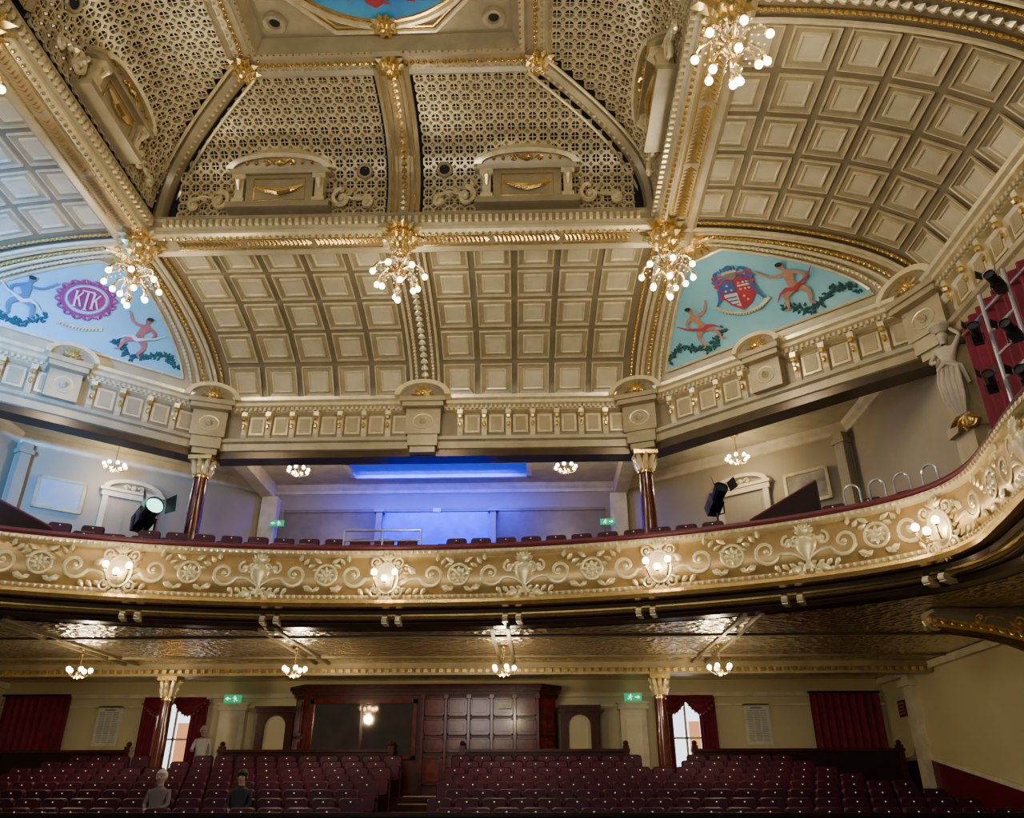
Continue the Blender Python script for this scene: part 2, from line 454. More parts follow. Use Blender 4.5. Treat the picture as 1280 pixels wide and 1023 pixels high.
        for k in range(5): leaf(mb, cx-.16+.08*k, cy+.8, .18, .03, pi/2+.2-.1*k, .12, .02)
        for e in (-1, 1):
            for q in range(5):
                mb.c = 3 if q % 2 == 0 else 0
                P = [(cx+e*(.12+.02*q), cy+.68-.05*q)] + [(cx+e*(.3+.07*q+.12*sin(j*.9+q)), cy+.82-.17*q-.13*j+.08*sin(j*1.7)) for j in range(5)]
                mb.strip(P, [.02,.04,.045,.04,.03,.01], .09+.008*q, 3)
        mb.c = 4
        mb.strip([(cx-.75, cy-.35), (cx-.45, cy-.62), (cx, cy-.75), (cx+.45, cy-.62), (cx+.75, cy-.35)], [.05]*5, .11, 3)
        mb.c = 6
        for k in range(15):
            x = -.56+k*.08; mb.strip([(cx+x, cy-.78+(x/.6)**2*.17), (cx+x+.02, cy-.71+(x/.6)**2*.17)], [.012]*2, .125)
        obj('painted_shield_crest', mb, [MRED, MNAVY, MWHITE, MNAVY, PALE, GREYC, INK], ml)
    else:
        def ring(r0, r1, n=28, h=.07): mb.add([(cx+r*cos(2*pi*k/n), cy+r*.95*sin(2*pi*k/n), h) for r in (r0, r1) for k in range(n)], [(k, (k+1)%n, n+(k+1)%n, n+k) for k in range(n)])
        mb.c = 0; ring(.49, .58); mb.disc(cx, cy, .4, .38, .06, 20)
        for k in range(16):
            A = k*pi/8
            for d in (-1, 1): leaf(mb, cx+.56*cos(A), cy+.53*sin(A), .18, .04, A+d*.8, .075, .03)
        mb.c = 1; ring(.425, .445, 28, .085)
        def L_(P, w=.026, h=.11): mb.strip([(cx+x, cy+y) for x, y in P], [w]*len(P), h, 2)
        for o in (-.24, .14):          # K T K
            L_([(o,-.24),(o,.24)], .022); L_([(o+.02,-.01),(o+.13,.23)], .018); L_([(o+.05,.06),(o+.14,-.23)], .018)
            for z in (-.24, .24): L_([(o-.04,z),(o+.04,z)], .012)
        L_([(0,.26),(0,-.3)], .022, .12); L_([(-.14,.29),(.14,.29)], .02, .12); L_([(-.05,-.3),(.05,-.3)], .014, .12)
        mb.c = 2; mb.strip([(cx-.5, cy-.8), (cx, cy-.9), (cx+.5, cy-.8)], [.055]*3, .1, 3)
        mb.c = 3
        for k in range(12): x = -.42+k*.075; mb.strip([(cx+x, cy-.92+x*x*.4), (cx+x+.02, cy-.86+x*x*.4)], [.012]*2, .12)
        obj('painted_round_crest', mb, [MPURP, MWHITE, PALE, INK], ml)

# ---- square cornice
SQ = [(-CXQ, 2.7), (-CXQ, 13.9), (CXQ, 13.9), (CXQ, 2.7)]
mb = MB(); mb.sweep(SQ, [(-.55,11.3),(-.55,11.1),(-.46,11.04),(-.36,11.1),(.12,11.1)], True)
tr = struct('trim_1', mb, TAN)
mb = MB(); mb.sweep(SQ, [(.12,11.1),(.16,11.0),(.26,10.98),(.3,11.06),(.3,11.14)], True); obj('cornice_lip', mb, PALE, tr)
mb = MB(); mb.sweep(SQ, [(.3,11.14),(.36,11.2),(.36,11.34),(.42,11.38),(.42,11.44),(.3,11.5),(0.02,11.62),(-.3,11.62)], True); obj('cornice_crown', mb, TAN, tr)
mbd = MB(); mbg = MB()
for k in range(4):
    ex = .25 if k in (1, 2) else 0; T = frame((0, 8.3, 0), ROT[k]); mbd.T = T; mbg.T = T
    x = -5.2
    while x < 5.2:
        mbd.box(x, x+.07, 5.16+ex, 5.25+ex, 11.2, 11.33); mbg.sph((x+.03, 5.35+ex, 10.97), .045, 6, 4); x += .145
obj('dentils', mbd, PALE, tr); obj('bead_row', mbg, GOLD, tr)
for k in range(4):
    ex = .25 if k in (1, 2) else 0; T = frame((0, 8.3, 0), ROT[k])
    for q in range(6):
        x0 = (-5.05, -3.5, -1.95, .45, 2.0, 3.55)[q]
        g = MB(T); x = x0; y = 5.72+ex
        while x < x0+1.42:
            g.add([(x,y-.13,11.09),(x+.13,y-.0,11.09),(x,y+.13,11.09),(x+.05,y,11.02)], [(0,1,3),(1,2,3)]); x += .095
        g.tube([(x0-.03,y-.17,11.08),(x0+1.47,y-.17,11.08)], .022, 4); g.tube([(x0-.03,y+.17,11.08),(x0+1.47,y+.17,11.08)], .022, 4)
        obj('gilt_leaf_strip', g, GOLD, tr)

# ---- vault of lattice
SQP = [(cos(q*pi/6), sin(q*pi/6)) for q in range(12)]
SQO = [(x/max(abs(x), abs(y)), y/max(abs(x), abs(y))) for x, y in SQP]
for k in range(4):
    F = vault(k)
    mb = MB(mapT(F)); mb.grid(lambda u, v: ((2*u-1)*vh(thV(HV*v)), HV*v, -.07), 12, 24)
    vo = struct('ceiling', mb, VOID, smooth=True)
    mb = MB(mapT(F)); c = .235; nj = int(HV/c)
    for j in range(nj):
        H = (j+.5)*HV/nj; hw = vh(thV(H)) - .3; c2 = HV/nj
        i = 0
        while .42+(i+.5)*c < hw:
            for e in (-1, 1):
                x = e*(.42+(i+.5)*c)
                a, b = c/2, c2/2
                # pierced square: circular opening inside a square cell
                inn = [(x+a*.76*p[0], H+b*.76*p[1], .02) for p in SQP]; out = [(x+a*p[0], H+b*p[1], .02) for p in SQO]; dn = [(x+a*.76*p[0], H+b*.76*p[1], -.05) for p in SQP]
                mb.add(inn+out+dn, [(q, (q+1)%12, 12+(q+1)%12, 12+q) for q in range(12)] + [(q, 24+q, 24+(q+1)%12, (q+1)%12) for q in range(12)])
                # small four-armed stud hanging in the opening
                w = .012
                mb.add([(x-a*.8,H-w,.01),(x+a*.8,H-w,.01),(x+a*.8,H+w,.01),(x-a*.8,H+w,.01)], [(0,1,2,3)])
                mb.add([(x-w,H-b*.8,.01),(x+w,H-b*.8,.01),(x+w,H+b*.8,.01),(x-w,H+b*.8,.01)], [(0,1,2,3)])
                xx, yy, s1 = x+a, H+b, .035
                mb.add([(xx-s1,yy,.03),(xx,yy-s1,.03),(xx+s1,yy,.03),(xx,yy+s1,.03),(xx,yy,.07)], [(0,1,4),(1,2,4),(2,3,4),(3,0,4)])
            i += 1
    obj('lattice', mb, LAT, vo, recalc=False)
    mb = MB(mapT(F)); n = 20
    prof = [(-.36,-.02),(-.36,.1),(-.26,.16),(-.2,.08),(.2,.08),(.26,.16),(.36,.1),(.36,-.02)]
    vs = [(x, HV*j/n, z) for j in range(n+1) for x, z in prof]
    mb.add(vs, [(j*8+i, j*8+i+1, (j+1)*8+i+1, (j+1)*8+i) for j in range(n) for i in range(7)])
    ri = obj('vault_rib', mb, TAN, vo)
    mb = MB(mapT(F))
    for q in range(int(HV/.16)-1): leaf(mb, 0, .1+q*.16, .17, .07, pi/2, .09, .05)
    for e in (-1, 1): mb.tube([(e*.13, HV*j/n, .1) for j in range(n+1)], .014, 4); mb.tube([(e*.26, HV*j/n, .17) for j in range(n+1)], .016, 4)
    obj('rib_leaves', mb, GOLD, ri)
    T = frame((0, 8.3, 0), ROT[k])
    P = [T(V((vh(t)-.02, vh(t)-.02, vz(t)-.05))) for t in [thV(HV*j/30) for j in range(31)]]
    mb = MB(); mb.tube(P, .2, 8, .8); cr = obj('corner_rib', mb, TAN, vo, True)
    mb = MB()
    for off in (-.17, .17):
        Q = [p + V((off*(1 if k in (0, 3) else -1), -off, -.14)) for p in P]; mb.tube(Q, .035, 6)
    for j in range(0, 31): mb.sph(P[j]+V((0,0,-.2)), .04, 6, 4)
    obj('rib_moulding', mb, PALE, cr, True)
    for ax in (-2.75, 2.75):
        SX, SZ = (1.04, 1.25) if k in (0, 3) else (.92, 1.0)
        T3 = (lambda ax, F, SX, SZ: (lambda v: F(v.x*SX+ax, v.z*SZ+.06, .33-v.y*1.0)))(ax, F, SX, SZ)
        mb = MB(T3)
        mb.box(-.72,.72,.06,.36,0,.78); mb.box(-1.12,1.12,-.1,.34,.78,.84); mb.box(-1.05,1.05,-.05,.34,.84,.92)
        mb.box(-1.1,1.1,-.06,.34,-.02,.1)
        ad = obj('aedicule', mb, TAN, vo)
        for e in (-1, 1):
            mb = MB(T3); mb.box(e*.86-.13, e*.86+.13, -.04, .3, .1, .2); mb.box(e*.86-.09, e*.86+.09, .0, .3, .2, .66); mb.box(e*.86-.14, e*.86+.14, -.07, .3, .66, .78)
            mb.tube([(e*.86, -.04, .7), (e*.86, -.1, .6), (e*.86, -.03, .4)], [.07,.06,.03], 6)
            obj('pier', mb, PALE, ad)
        mb = MB(T3); N = 14
        arc = [(-1.12*cos(pi*i/N), .92+.4*sin(pi*i/N)) for i in range(N+1)]; arc2 = [(x*.86, .92+(z-.92)*.72) for x, z in arc]
        mb.poly(arc2, .05, .34)
        obj('pediment_field', mb, TAN, ad)
        mb = MB(T3)
        for i in range(N): mb.poly([arc[i], arc[i+1], arc2[i+1], arc2[i]], -.1, .34)
        obj('pediment_arch', mb, PALE, ad)
        mb = MB(XZ(T3))
        spiral(mb, -.26, 1.05, .1, 1, 1, 0, .03, .0); spiral(mb, .26, 1.05, .1, 1, -1, pi, .03, .0); mb.sph((0, 1.07, .0), .1, 8, 5)
        for q in range(8): leaf(mb, -.7+.2*q, 1.0, .12, .04, R(90), .0, .05)
        mb.tube([(-.5, .5, 0), (-.25, .36, .06), (0, .3, .08), (.25, .36, .06), (.5, .5, 0)], [.03,.06,.08,.06,.03], 6)
        mb.tube([(-.55, .18, -.03), (.55, .18, -.03), (.55, .68, -.03), (-.55, .68, -.03), (-.55, .18, -.03)], .02, 4)
        obj('garland', mb, GOLD, ad)
        for e in (-1, 1):
            mb = MB(XZ(T3))
            spiral(mb, e*1.32, .26, .22, 1.2, e, pi/2, .06, -.14); spiral(mb, e*1.86, .16, .13, 1.1, -e, pi/2, .05, -.14, tail=(e*1.45, .3))
            for q in range(4): leaf(mb, e*(1.15+.14*q), .45-.06*q, .2, .05, R(90-e*(10+20*q)), -.14, .08)
            obj('volute', mb, PALE, ad)
        xv = ax + (1.85 if ax < 0 else -1.85)
        mb = MB(mapT(F)); mb.tube([(xv+.15*cos(q*pi/7), 1.15+.15*sin(q*pi/7), .06) for q in range(15)], .04, 5); vr = obj('vent_ring', mb, TAN, vo)
        mb = MB(mapT(F)); mb.disc(xv, 1.15, .14, .14, .05); obj('vent_hole', mb, VOID, vr)
# inner frame + painted roundel
DZ = 11.6+VB+.1 - 12.8
Fh = VI
IN = [(-Fh, 8.3-Fh), (-Fh, 8.3+Fh), (Fh, 8.3+Fh), (Fh, 8.3-Fh)]
mb = MB(); mb.sweep(IN, [(d, z+DZ) for d, z in [(-.3,12.85),(-.3,12.7),(-.2,12.62),(-.12,12.7),(.2,12.7),(.26,12.6),(.36,12.62),(.42,12.75),(.5,12.92)]], True)
t2 = struct('trim_2', mb, TAN)
mb = MB()
for k in range(4):
    mb.T = frame((0, 8.3, DZ), ROT[k]); x = -2.8
    while x < 2.8:
        if abs(x) > .3: mb.sph((x, Fh-.04, 12.69), .055, 6, 4); mb.sph((x, Fh-.34, 12.62), .03, 5, 4)
        x += .13
obj('bead_row', mb, GOLD, t2)
e_ = Fh-.3
mb = MB(); mb.add([(-e_,8.3-e_,12.93+DZ),(e_,8.3-e_,12.93+DZ),(e_,8.3+e_,12.93+DZ),(-e_,8.3+e_,12.93+DZ)], [(0,1,2,3)])
cp = struct('ceiling', mb, TAN)
for rr, w, m, nn in ((2.6, .05, PALE, 8), (2.48, .03, GOLD, 8), (2.28, .07, PALE, 48), (2.16, .05, GOLD, 48)):
    mb = MB(); off = pi/8 if nn == 8 else 0
    mb.tube([(rr*cos(2*pi*k/nn+off), 8.3+rr*sin(2*pi*k/nn+off), 12.9+DZ) for k in range(nn+1)], w, 6); obj('ceiling_ring', mb, m, cp, nn > 8)
for sx in (-1, 1):
    for sy in (-1, 1):
        mb = MB(); mb.lathe([(.24, .0), (.22, -.06), (.16, -.03), (.12, -.06), (.1, 0)], (sx*2.15, 8.3+sy*2.15, 12.92+DZ), 16); vr = obj('vent_rosette', mb, TAN, cp)
        mb = MB(); mb.lathe([(.1, 0), (0, -.005)], (sx*2.15, 8.3+sy*2.15, 12.91+DZ), 16); obj('vent_hole', mb, BLACK, vr)
rd = thing('ceiling_roundel', 'round painted sky panel in a gilt ring at the very top of the ceiling', 'mural', (0, 8.3, 12.9+DZ))
mb = MB(); mb.lathe([(2.14, 12.89+DZ), (.9, 12.895+DZ), (0, 12.9+DZ)], (0, 8.3, 0), 40); obj('painted_sky', mb, SKYP, rd)
for k in range(15):
    A = k*2*pi/15 + .3; x, y = 1.7*cos(A), 8.3+1.7*sin(A)
    mb = MB(lambda v: V((v.x, v.y, 12.87+DZ - v.z)))
    mb.strip([(x, y), (x+.14*cos(A+1), y+.14*sin(A+1)), (x+.3*cos(A+1.6), y+.3*sin(A+1.6))], [.07,.09,.035], 0, 2); mb.disc(x-.08*cos(A), y-.08*sin(A)+.03, .055, .055, .005, 10)
    mb.strip([(x, y), (x+.2*cos(A-1), y+.16*sin(A-1))], [.05,.015], .004, 2)
    obj('painted_figure', mb, (MRED, FLESH, MRED)[k % 3], rd)
def boss_mb(mb, r):
    for k in range(10): leaf(mb, 0, 0, r, r*.28, 2*pi*k/10, .02, r*.3)
    for k in range(8): leaf(mb, 0, 0, r*.65, r*.22, 2*pi*k/8+.2, .1, r*.3)
    mb.sph((0, 0, .16), r*.28, 10, 6)
for k in range(4):
    T = frame((0, 8.3, 0), ROT[k])
    for x, y, z, r in ((0, Fh+.05, 12.68, .36), (Fh+.05, Fh+.05, 12.66, .38), (0, 2.24, 12.86, .3)):
        mb = MB((lambda x, y, z, T: (lambda v: T(V((x+v.x, y+v.y, z-v.z)))))(x, y, z+DZ, T)); boss_mb(mb, r); obj('gilt_boss', mb, GOLD, t2)

# ------------------------------------------------------------------ entablature
EP = [(-11, 2.5), (-11, 13.9), (-5.6, 18.5), (5.6, 18.5), (11, 13.9), (11, 2.5)]
mb = MB(); mb.sweep(EP, [(-.5,8.95),(-.5,7.8),(.0,7.8),(.0,7.98)]); t3 = struct('trim_3', mb, BROWN)
mb = MB(); mb.sweep(EP, [(.0,7.98),(.05,8.0),(.05,8.18),(.12,8.22),(.14,8.3),(.02,8.34)]); obj('architrave', mb, TAN, t3)
mb = MB(); mb.sweep(EP, [(.02,8.34),(.02,9.0)]); obj('frieze', mb, KHAKI, t3)
mb = MB(); mb.sweep(EP, [(.02,9.0),(.16,9.03),(.16,9.1),(.32,9.14),(.32,9.22),(.4,9.26),(.42,9.34),(.3,9.38),(-.05,9.4)]); obj('cornice', mb, PALE, t3)
mbb = MB()
segs = list(zip(EP, EP[1:]))
def bracket(mb, w=.13):
    prof = [(0,.0),(.05,.02),(.09,.1),(.07,.3),(.12,.5),(.2,.58),(.22,.68),(0,.68)]
    n = len(prof); vs = [(-w/2, -p[0], p[1]) for p in prof] + [(w/2, -p[0], p[1]) for p in prof]
    mb.add(vs, [tuple(range(n)), tuple(range(2*n-1, n-1, -1))] + [(i, i+n, (i+1) % n+n, (i+1) % n) for i in range(n)])
for si, (a, b) in enumerate(segs):
    a, b = V(a), V(b); d = b-a; L = d.length; d.normalize(); rz = atan2(d.y, d.x)
    nb = int(L/.62)
    for i in range(nb):
        t = (i+.5)*L/nb; p = a+d*t
        if p.y < 5.5: continue
        if si in (1, 2, 3) and abs(t-L/2) < .5: continue
        if t < .6 or t > L-.6: continue
        T = frame((p.x, p.y, 8.33), rz)
        mb = MB(T); bracket(mb); br = obj('bracket', mb, PALE, t3)
        g = MB(T); g.sph((0, -.16, .3), .05, 6, 4, (1, 1, 1.8)); g.sph((0, -.2, .5), .075, 6, 4); g.tube([(0,-.08,-.02),(0,-.06,-.16)], [.05,.01], 6); obj('bracket_leaf', g, GOLD, br)
        q = MB(T); x0 = .12; x1 = L/nb-.12
        q.box(x0, x1, -.05, -.02, .1, .6); q.c = 1; q.box(x0+.06, x1-.06, -.07, -.05, .16, .54)
        obj('frieze_panel', q, [PALE, TAN], t3)
    x = .1
    mbb.T = frame((a.x, a.y, 0), rz)
    while x < L:
        mbb.box(x, x+.06, -.24, -.16, 9.04, 9.13); x += .12
obj('dentils', mbb, CREAM, t3)
def pediment(p, rz, s=1.0, low=True):
    T0 = frame((p[0], p[1], 0), rz); mb = MB(T0)
    mb.box(-.42*s,.42*s,-.3,.2,8.3,9.0); mb.box(-.5*s,.5*s,-.5,.2,9.0,9.12); mb.box(-.56*s,.56*s,-.56,.2,9.12,9.24)
    if low: mb.box(-.36*s,.36*s,-.26,.0,8.0,8.3); mb.box(-.3*s,.3*s,-.2,.0,7.84,8.0)
    pe = obj('pediment_block', mb, TAN, t3)
    mb = MB(T0); N = 12
    arc = [(-.68*s*cos(pi*i/N), 9.24+.42*s*sin(pi*i/N)) for i in range(N+1)]; ar2 = [(x*.8, 9.24+(z-9.24)*.76) for x, z in arc]
    for i in range(N): mb.poly([arc[i], arc[i+1], ar2[i+1], ar2[i]], -.66, .1)
    obj('pediment_arch', mb, PALE, pe)
    mb = MB(T0); mb.poly(ar2, -.54, .1); obj('pediment_field', mb, KHAKI, pe)
    mb = MB((lambda T0: (lambda v: T0(V((v.x, -.56-v.z, 9.28+v.y)))))(T0))
    for k in range(7): leaf(mb, 0, 0, .3*s, .05, R(k*30), 0, .05)
    mb.sph((0, .02, .03), .07, 8, 5); obj('shell', mb, GOLD, pe)
    mb = MB((lambda T0: (lambda v: T0(V((v.x, -.3-v.z, 8.65+v.y)))))(T0))
    mb.tube([(.24*s*cos(2*pi*k/20), .2*sin(2*pi*k/20), 0) for k in range(21)], .018, 5); boss_mb(mb, .1); obj('cartouche', mb, PALE, pe)
ang = atan2(4.6, 5.4)
for sg in (-1, 1):
    pediment((sg*5.6, 18.42), -sg*ang/2, 1.0, True); pediment((sg*8.3, 16.2), -sg*ang, .85, False); pediment((sg*10.95, 13.85), -sg*R(66), 1.1)
    pediment((sg*11, 8.3), -sg*pi/2, 1.0)
pediment((0, 18.5), 0, 1.05)

# ------------------------------------------------------------------ columns
def column(name, label, loc, z0, z1, r, group):
    c = thing(name, label, 'column', (loc[0], loc[1], z0), 0, group); H = z1-z0
    mb = MB(); mb.box(-r*1.6,r*1.6,-r*1.6,r*1.6,0,.12); mb.lathe([(r*1.55,.12),(r*1.6,.18),(r*1.2,.24),(r*1.3,.3),(r*1.0,.36)], n=20); obj('base', mb, PALE, c, True, local=True)
    mb = MB(); mb.lathe([(r, .36), (r*1.02, H*.4), (r*.88, H-.55)], n=24); obj('shaft', mb, MARB, c, True, local=True)
    mb = MB(); mb.lathe([(r*.88,H-.56),(r*1.05,H-.55),(r*1.05,H-.5),(r*.9,H-.48),(r*.95,H-.3),(r*1.4,H-.12),(r*1.5,H-.1)], n=20); mb.box(-r*1.6,r*1.6,-r*1.6,r*1.6,H-.1,H)
    ca = obj('capital', mb, GOLD, c, True, local=True)
    mb = MB()
    for k in range(8):
        A = 2*pi*k/8
        for rr, z, h in ((1.0, -.46, .2), (1.1, -.3, .2)):
            mb.tube([(r*rr*cos(A), r*rr*sin(A), H+z), (r*(rr+.2)*cos(A), r*(rr+.2)*sin(A), H+z+h*.7), (r*(rr+.55)*cos(A), r*(rr+.55)*sin(A), H+z+h), (r*(rr+.6)*cos(A), r*(rr+.6)*sin(A), H+z+h*.7)], [.05,.06,.04,.02], 5)
    obj('leaves', mb, PALE, ca, True, local=True)
    return c
for sg, w in ((-1, 'beside the lit spotlight on the balcony'), (1, 'beside the unlit black spotlight on the balcony')):
    column('marble_column', 'dark red marble balcony column with gilt capital ' + w, (sg*5.6, 18.5), 5.2, 7.8, .185, 'balcony columns')
for sg, w in ((-6.3, 'beside the standing person in white'), (5.8, 'right of the wooden booth')):
    column('stalls_column', 'slim dark red column under the balcony ' + w, (sg, 20.45), .3, 2.72, .15, 'columns under the balcony')

# ------------------------------------------------------------------ balcony parapet
half = [(0,15.5),(2,15.42),(4,15.1),(6,14.5),(7.5,13.82),(8.6,13.08),(9.26,12.3),(9.45,11.4),(9.25,10.2),(8.98,8.9),(8.85,7),(8.9,4)]
ctrl = [(-x, y) for x, y in half[:0:-1]] + half
def catmull(P, n=8):
    out = []
    for i in range(len(P)-1):
        p0 = V(P[max(0,i-1)]); p1 = V(P[i]); p2 = V(P[i+1]); p3 = V(P[min(len(P)-1,i+2)])
        for k in range(n):
            t = k/n; out.append(.5*((2*p1)+(p2-p0)*t+(2*p0-5*p1+4*p2-p3)*t*t+(3*p1-p0-3*p2+p3)*t**3))
    out.append(V(P[-1])); return out
FP = catmull(ctrl); cum = [0]
for a, b in zip(FP, FP[1:]): cum.append(cum[-1]+(b-a).length)
TOT = cum[-1]
def fpos(s):
    s = min(max(s+TOT/2, 0), TOT-1e-6); lo, hi = 0, len(cum)-1
    while hi-lo > 1:
        m = (lo+hi)//2
        if cum[m] <= s: lo = m
        else: hi = m
    t = (s-cum[lo])/(cum[hi]-cum[lo]); p = FP[lo].lerp(FP[hi], t)
    A = FP[max(0, lo-1)]; B = FP[min(len(FP)-1, hi+1)]; d = (B-A).normalized()
    return p, d
def fmap(s, t, h):
    p, d = fpos(s); return V((p.x+d.y*h, p.y-d.x*h, t))
def frot(s): p, d = fpos(s); return atan2(d.y, d.x)
par = thing('balcony_parapet', 'curved balcony front with gilt scroll relief and burgundy padded rail', 'balcony front', (0, 15.5, 3.0))
for nm, pr, m in (('padded_rail', [(-.28,4.4),(-.28,4.54),(-.2,4.58),(0,4.6),(.1,4.57),(.14,4.51),(.1,4.46)], RAILV),
                  ('upper_moulding', [(.1,4.46),(.16,4.44),(.17,4.38),(.12,4.34),(.06,4.32)], PALE),
                  ('panel_band', [(.06,4.32),(.12,4.1),(.14,3.9),(.11,3.7),(.03,3.58)], FASC),
                  ('lower_moulding', [(.03,3.58),(.1,3.57),(.14,3.52),(.12,3.46)], TAN),
                  ('gilt_nosing', [(.12,3.46),(.24,3.44),(.27,3.38),(.24,3.31),(.16,3.29)], GOLD),
                  ('underside_steps', [(.16,3.29),(.06,3.27),(.04,3.2),(-.12,3.19),(-.14,3.12),(-.3,3.11),(-.34,3.03),(-.7,3.0)], BROWN),
                  ('gilt_edge', [(-.1,3.185),(-.09,3.14),(-.14,3.125),(-.17,3.16)], GOLD),
                  ('parapet_back', [(-.28,4.4),(-.26,3.5),(-.3,3.1)], RAILV)):
    mb = MB(); mb.sweep(FP, pr); obj(nm, mb, m, par, True)
mb = MB(); s = -TOT/2+4
while s < TOT/2-4: mb.sph(fmap(s, 4.39, .18), .035, 5, 4); mb.sph(fmap(s, 3.52, .15), .035, 5, 4); s += .12
obj('bead_rows', mb, PALE, par)
def rel(s0, fl=1): return MB(lambda v: fmap(s0+fl*v.x, 3.95+v.y, .125+v.z*.42))
def scroll_group(s0, fl):
    mb = rel(s0, fl)
    spiral(mb, 0, 0, .25, 1.3, 1, pi*1.1, .04, .02, tail=(-.66, -.24))
    spiral(mb, -.52, .14, .11, 1.2, -1, -pi*.3, .026, .02)
    for k in range(5): leaf(mb, .1+.08*k, .26-.06*k, .17, .045, R(80-26*k), .02, .06)
    for k in range(4): leaf(mb, -.12-.13*k, -.26, .17, .045, R(-125-8*k), .02, .06)
    leaf(mb, -.32, .02, .24, .065, R(140), .02, .07); leaf(mb, .2, -.22, .24, .06, R(-25), .02, .07)
    obj('scroll_relief', mb, RELIEF, par, True)
def medallion(s0):
    mb = rel(s0); mb.tube([(.2*cos(2*pi*k/20), .2*sin(2*pi*k/20), .03) for k in range(21)], .028, 6)
    mb.sph((0, 0, .04), .05, 8, 5, (1,1,.6))
    for k in range(8): leaf(mb, .04*cos(k*pi/4), .04*sin(k*pi/4), .13, .04, k*pi/4, .04, .04)
    for e in (-1, 1): leaf(mb, e*.1, .24, .2, .045, R(90-e*60), .02, .05); leaf(mb, e*.1, -.24, .2, .045, R(-90+e*60), .02, .05)
    obj('medallion', mb, RELIEF, par, True)
def urn(s0):
    mb = rel(s0)
    prof = [(.02,-.42),(.13,-.4),(.12,-.34),(.04,-.28),(.05,-.2),(.17,-.05),(.2,.08),(.17,.16),(.09,.2),(.16,.26),(.17,.3)]
    vs = []; N = 8
    for r, z in prof:
        for k in range(N+1): A = pi*k/N; vs.append((r*cos(A), z, r*sin(A)*.8))
    mb.add(vs, [(i*(N+1)+k, i*(N+1)+k+1, (i+1)*(N+1)+k+1, (i+1)*(N+1)+k) for i in range(len(prof)-1) for k in range(N)])
    for k in range(7): leaf(mb, 0, .26, .2, .04, R(15+k*25), .06, .05)
    for e in (-1, 1):
        spiral(mb, e*.3, .12, .12, 1.2, -e, pi/2, .028, .03)
        leaf(mb, e*.12, -.34, .28, .07, R(-20 if e > 0 else 200), .03, .06); leaf(mb, e*.1, -.38, .26, .06, R(-60 if e > 0 else 240), .03, .05)
    obj('urn_relief', mb, RELIEF, par, True)
for e in (-1, 1):
    for s0 in (2.62, 7.9, 13.2): urn(e*s0)
    for s0 in (1.32, 3.95, 6.6, 9.1, 11.9, 14.5): medallion(e*s0)
    for s0, f in ((.78, 1), (1.95, -1), (3.3, 1), (4.6, -1), (6.0, 1), (7.2, -1), (8.55, 1), (9.65, -1), (11.1, 1), (12.5, -1), (13.8, 1)):
        scroll_group(e*s0, f*e)
for s0 in (0, 2.35, -2.35, 4.9, -4.9, 7.5, -7.5, 9.8, -9.8):
    mb = MB(lambda v: fmap(s0+v.x, v.z, v.y))
    for e in (-.13, .13): mb.box(e-.05, e+.05, -.5, .0, 3.04, 3.17); mb.tube([(e-.05,.0,3.1),(e+.05,.0,3.1)], .045, 8)
    obj('modillion_pair', mb, PALE, par)
def parapet_lamp(label):
    t = thing('parapet_lamp', label, 'wall lamp', (0,0,0), 0, 'gilt cartouche lamps on the balcony front')
    K = .86
    mb = MB(lambda v: V((v.x*K, -v.z*.8, v.y*K)))
    mb.sph((0, 0, 0), .24, 16, 8, (1, 1.4, .35)); mb.tube([(.25*cos(k*pi/10), .35*sin(k*pi/10), .03) for k in range(21)], .025, 6)
    for k in range(18): leaf(mb, .25*cos(k*pi/9), .35*sin(k*pi/9), .13, .04, atan2(1.3*sin(k*pi/9), cos(k*pi/9)), .0, .05)
    for e in (-1, 1): spiral(mb, e*.25, .36, .13, 1.3, e, -pi/2, .026, .05); spiral(mb, e*.24, -.34, .13, 1.3, -e, pi/2, .026, .05)
    for k in range(5): leaf(mb, 0, .4, .22, .04, R(30+30*k), .05, .05); leaf(mb, 0, -.42, .2, .04, R(-30-30*k), .05, .05)
    obj('cartouche', mb, PALE, t, True, local=True)
    for x, z in ((-.2, .0), (0, -.12), (.2, .0)):
        mb = MB(); mb.tube([(x*.3,-.08,-.18), (x*.8,-.22,-.22), (x,-.3,z-.1), (x,-.3,z-.02)], .016, 6); mb.lathe([(.045,0),(.025,-.03)], (x,-.3,z-.02), 8); a = obj('arm', mb, BRASS, t, True, local=True)
        mb = MB(); mb.sph((x,-.3,z+.05), .062, 10, 6, (1,1,1.1)); obj('bulb', mb, BULB, a, True, local=True)
    point('lamp_glow', (0, -.6, .0), 42, parent=t, size=.1)
    return t
pl0 = parapet_lamp('x'); used = False
for s0, lab in ((-.1, 'gilt three-bulb cartouche lamp at the middle of the balcony front'), (5.25, 'gilt three-bulb cartouche lamp on the balcony front below the unlit spotlight'), (-5.2, 'gilt three-bulb cartouche lamp on the balcony front below the lit spotlight'),
                (10.25, 'gilt three-bulb cartouche lamp where the balcony front turns into the side box')):
    loc = fmap(s0, 3.88 if s0 < 9 else 3.78, .17)
    if not used: pl0.location = loc; pl0.rotation_euler = (0,0,frot(s0)); pl0['label'] = lab; used = True
    else: dup(pl0, loc, frot(s0), lab)

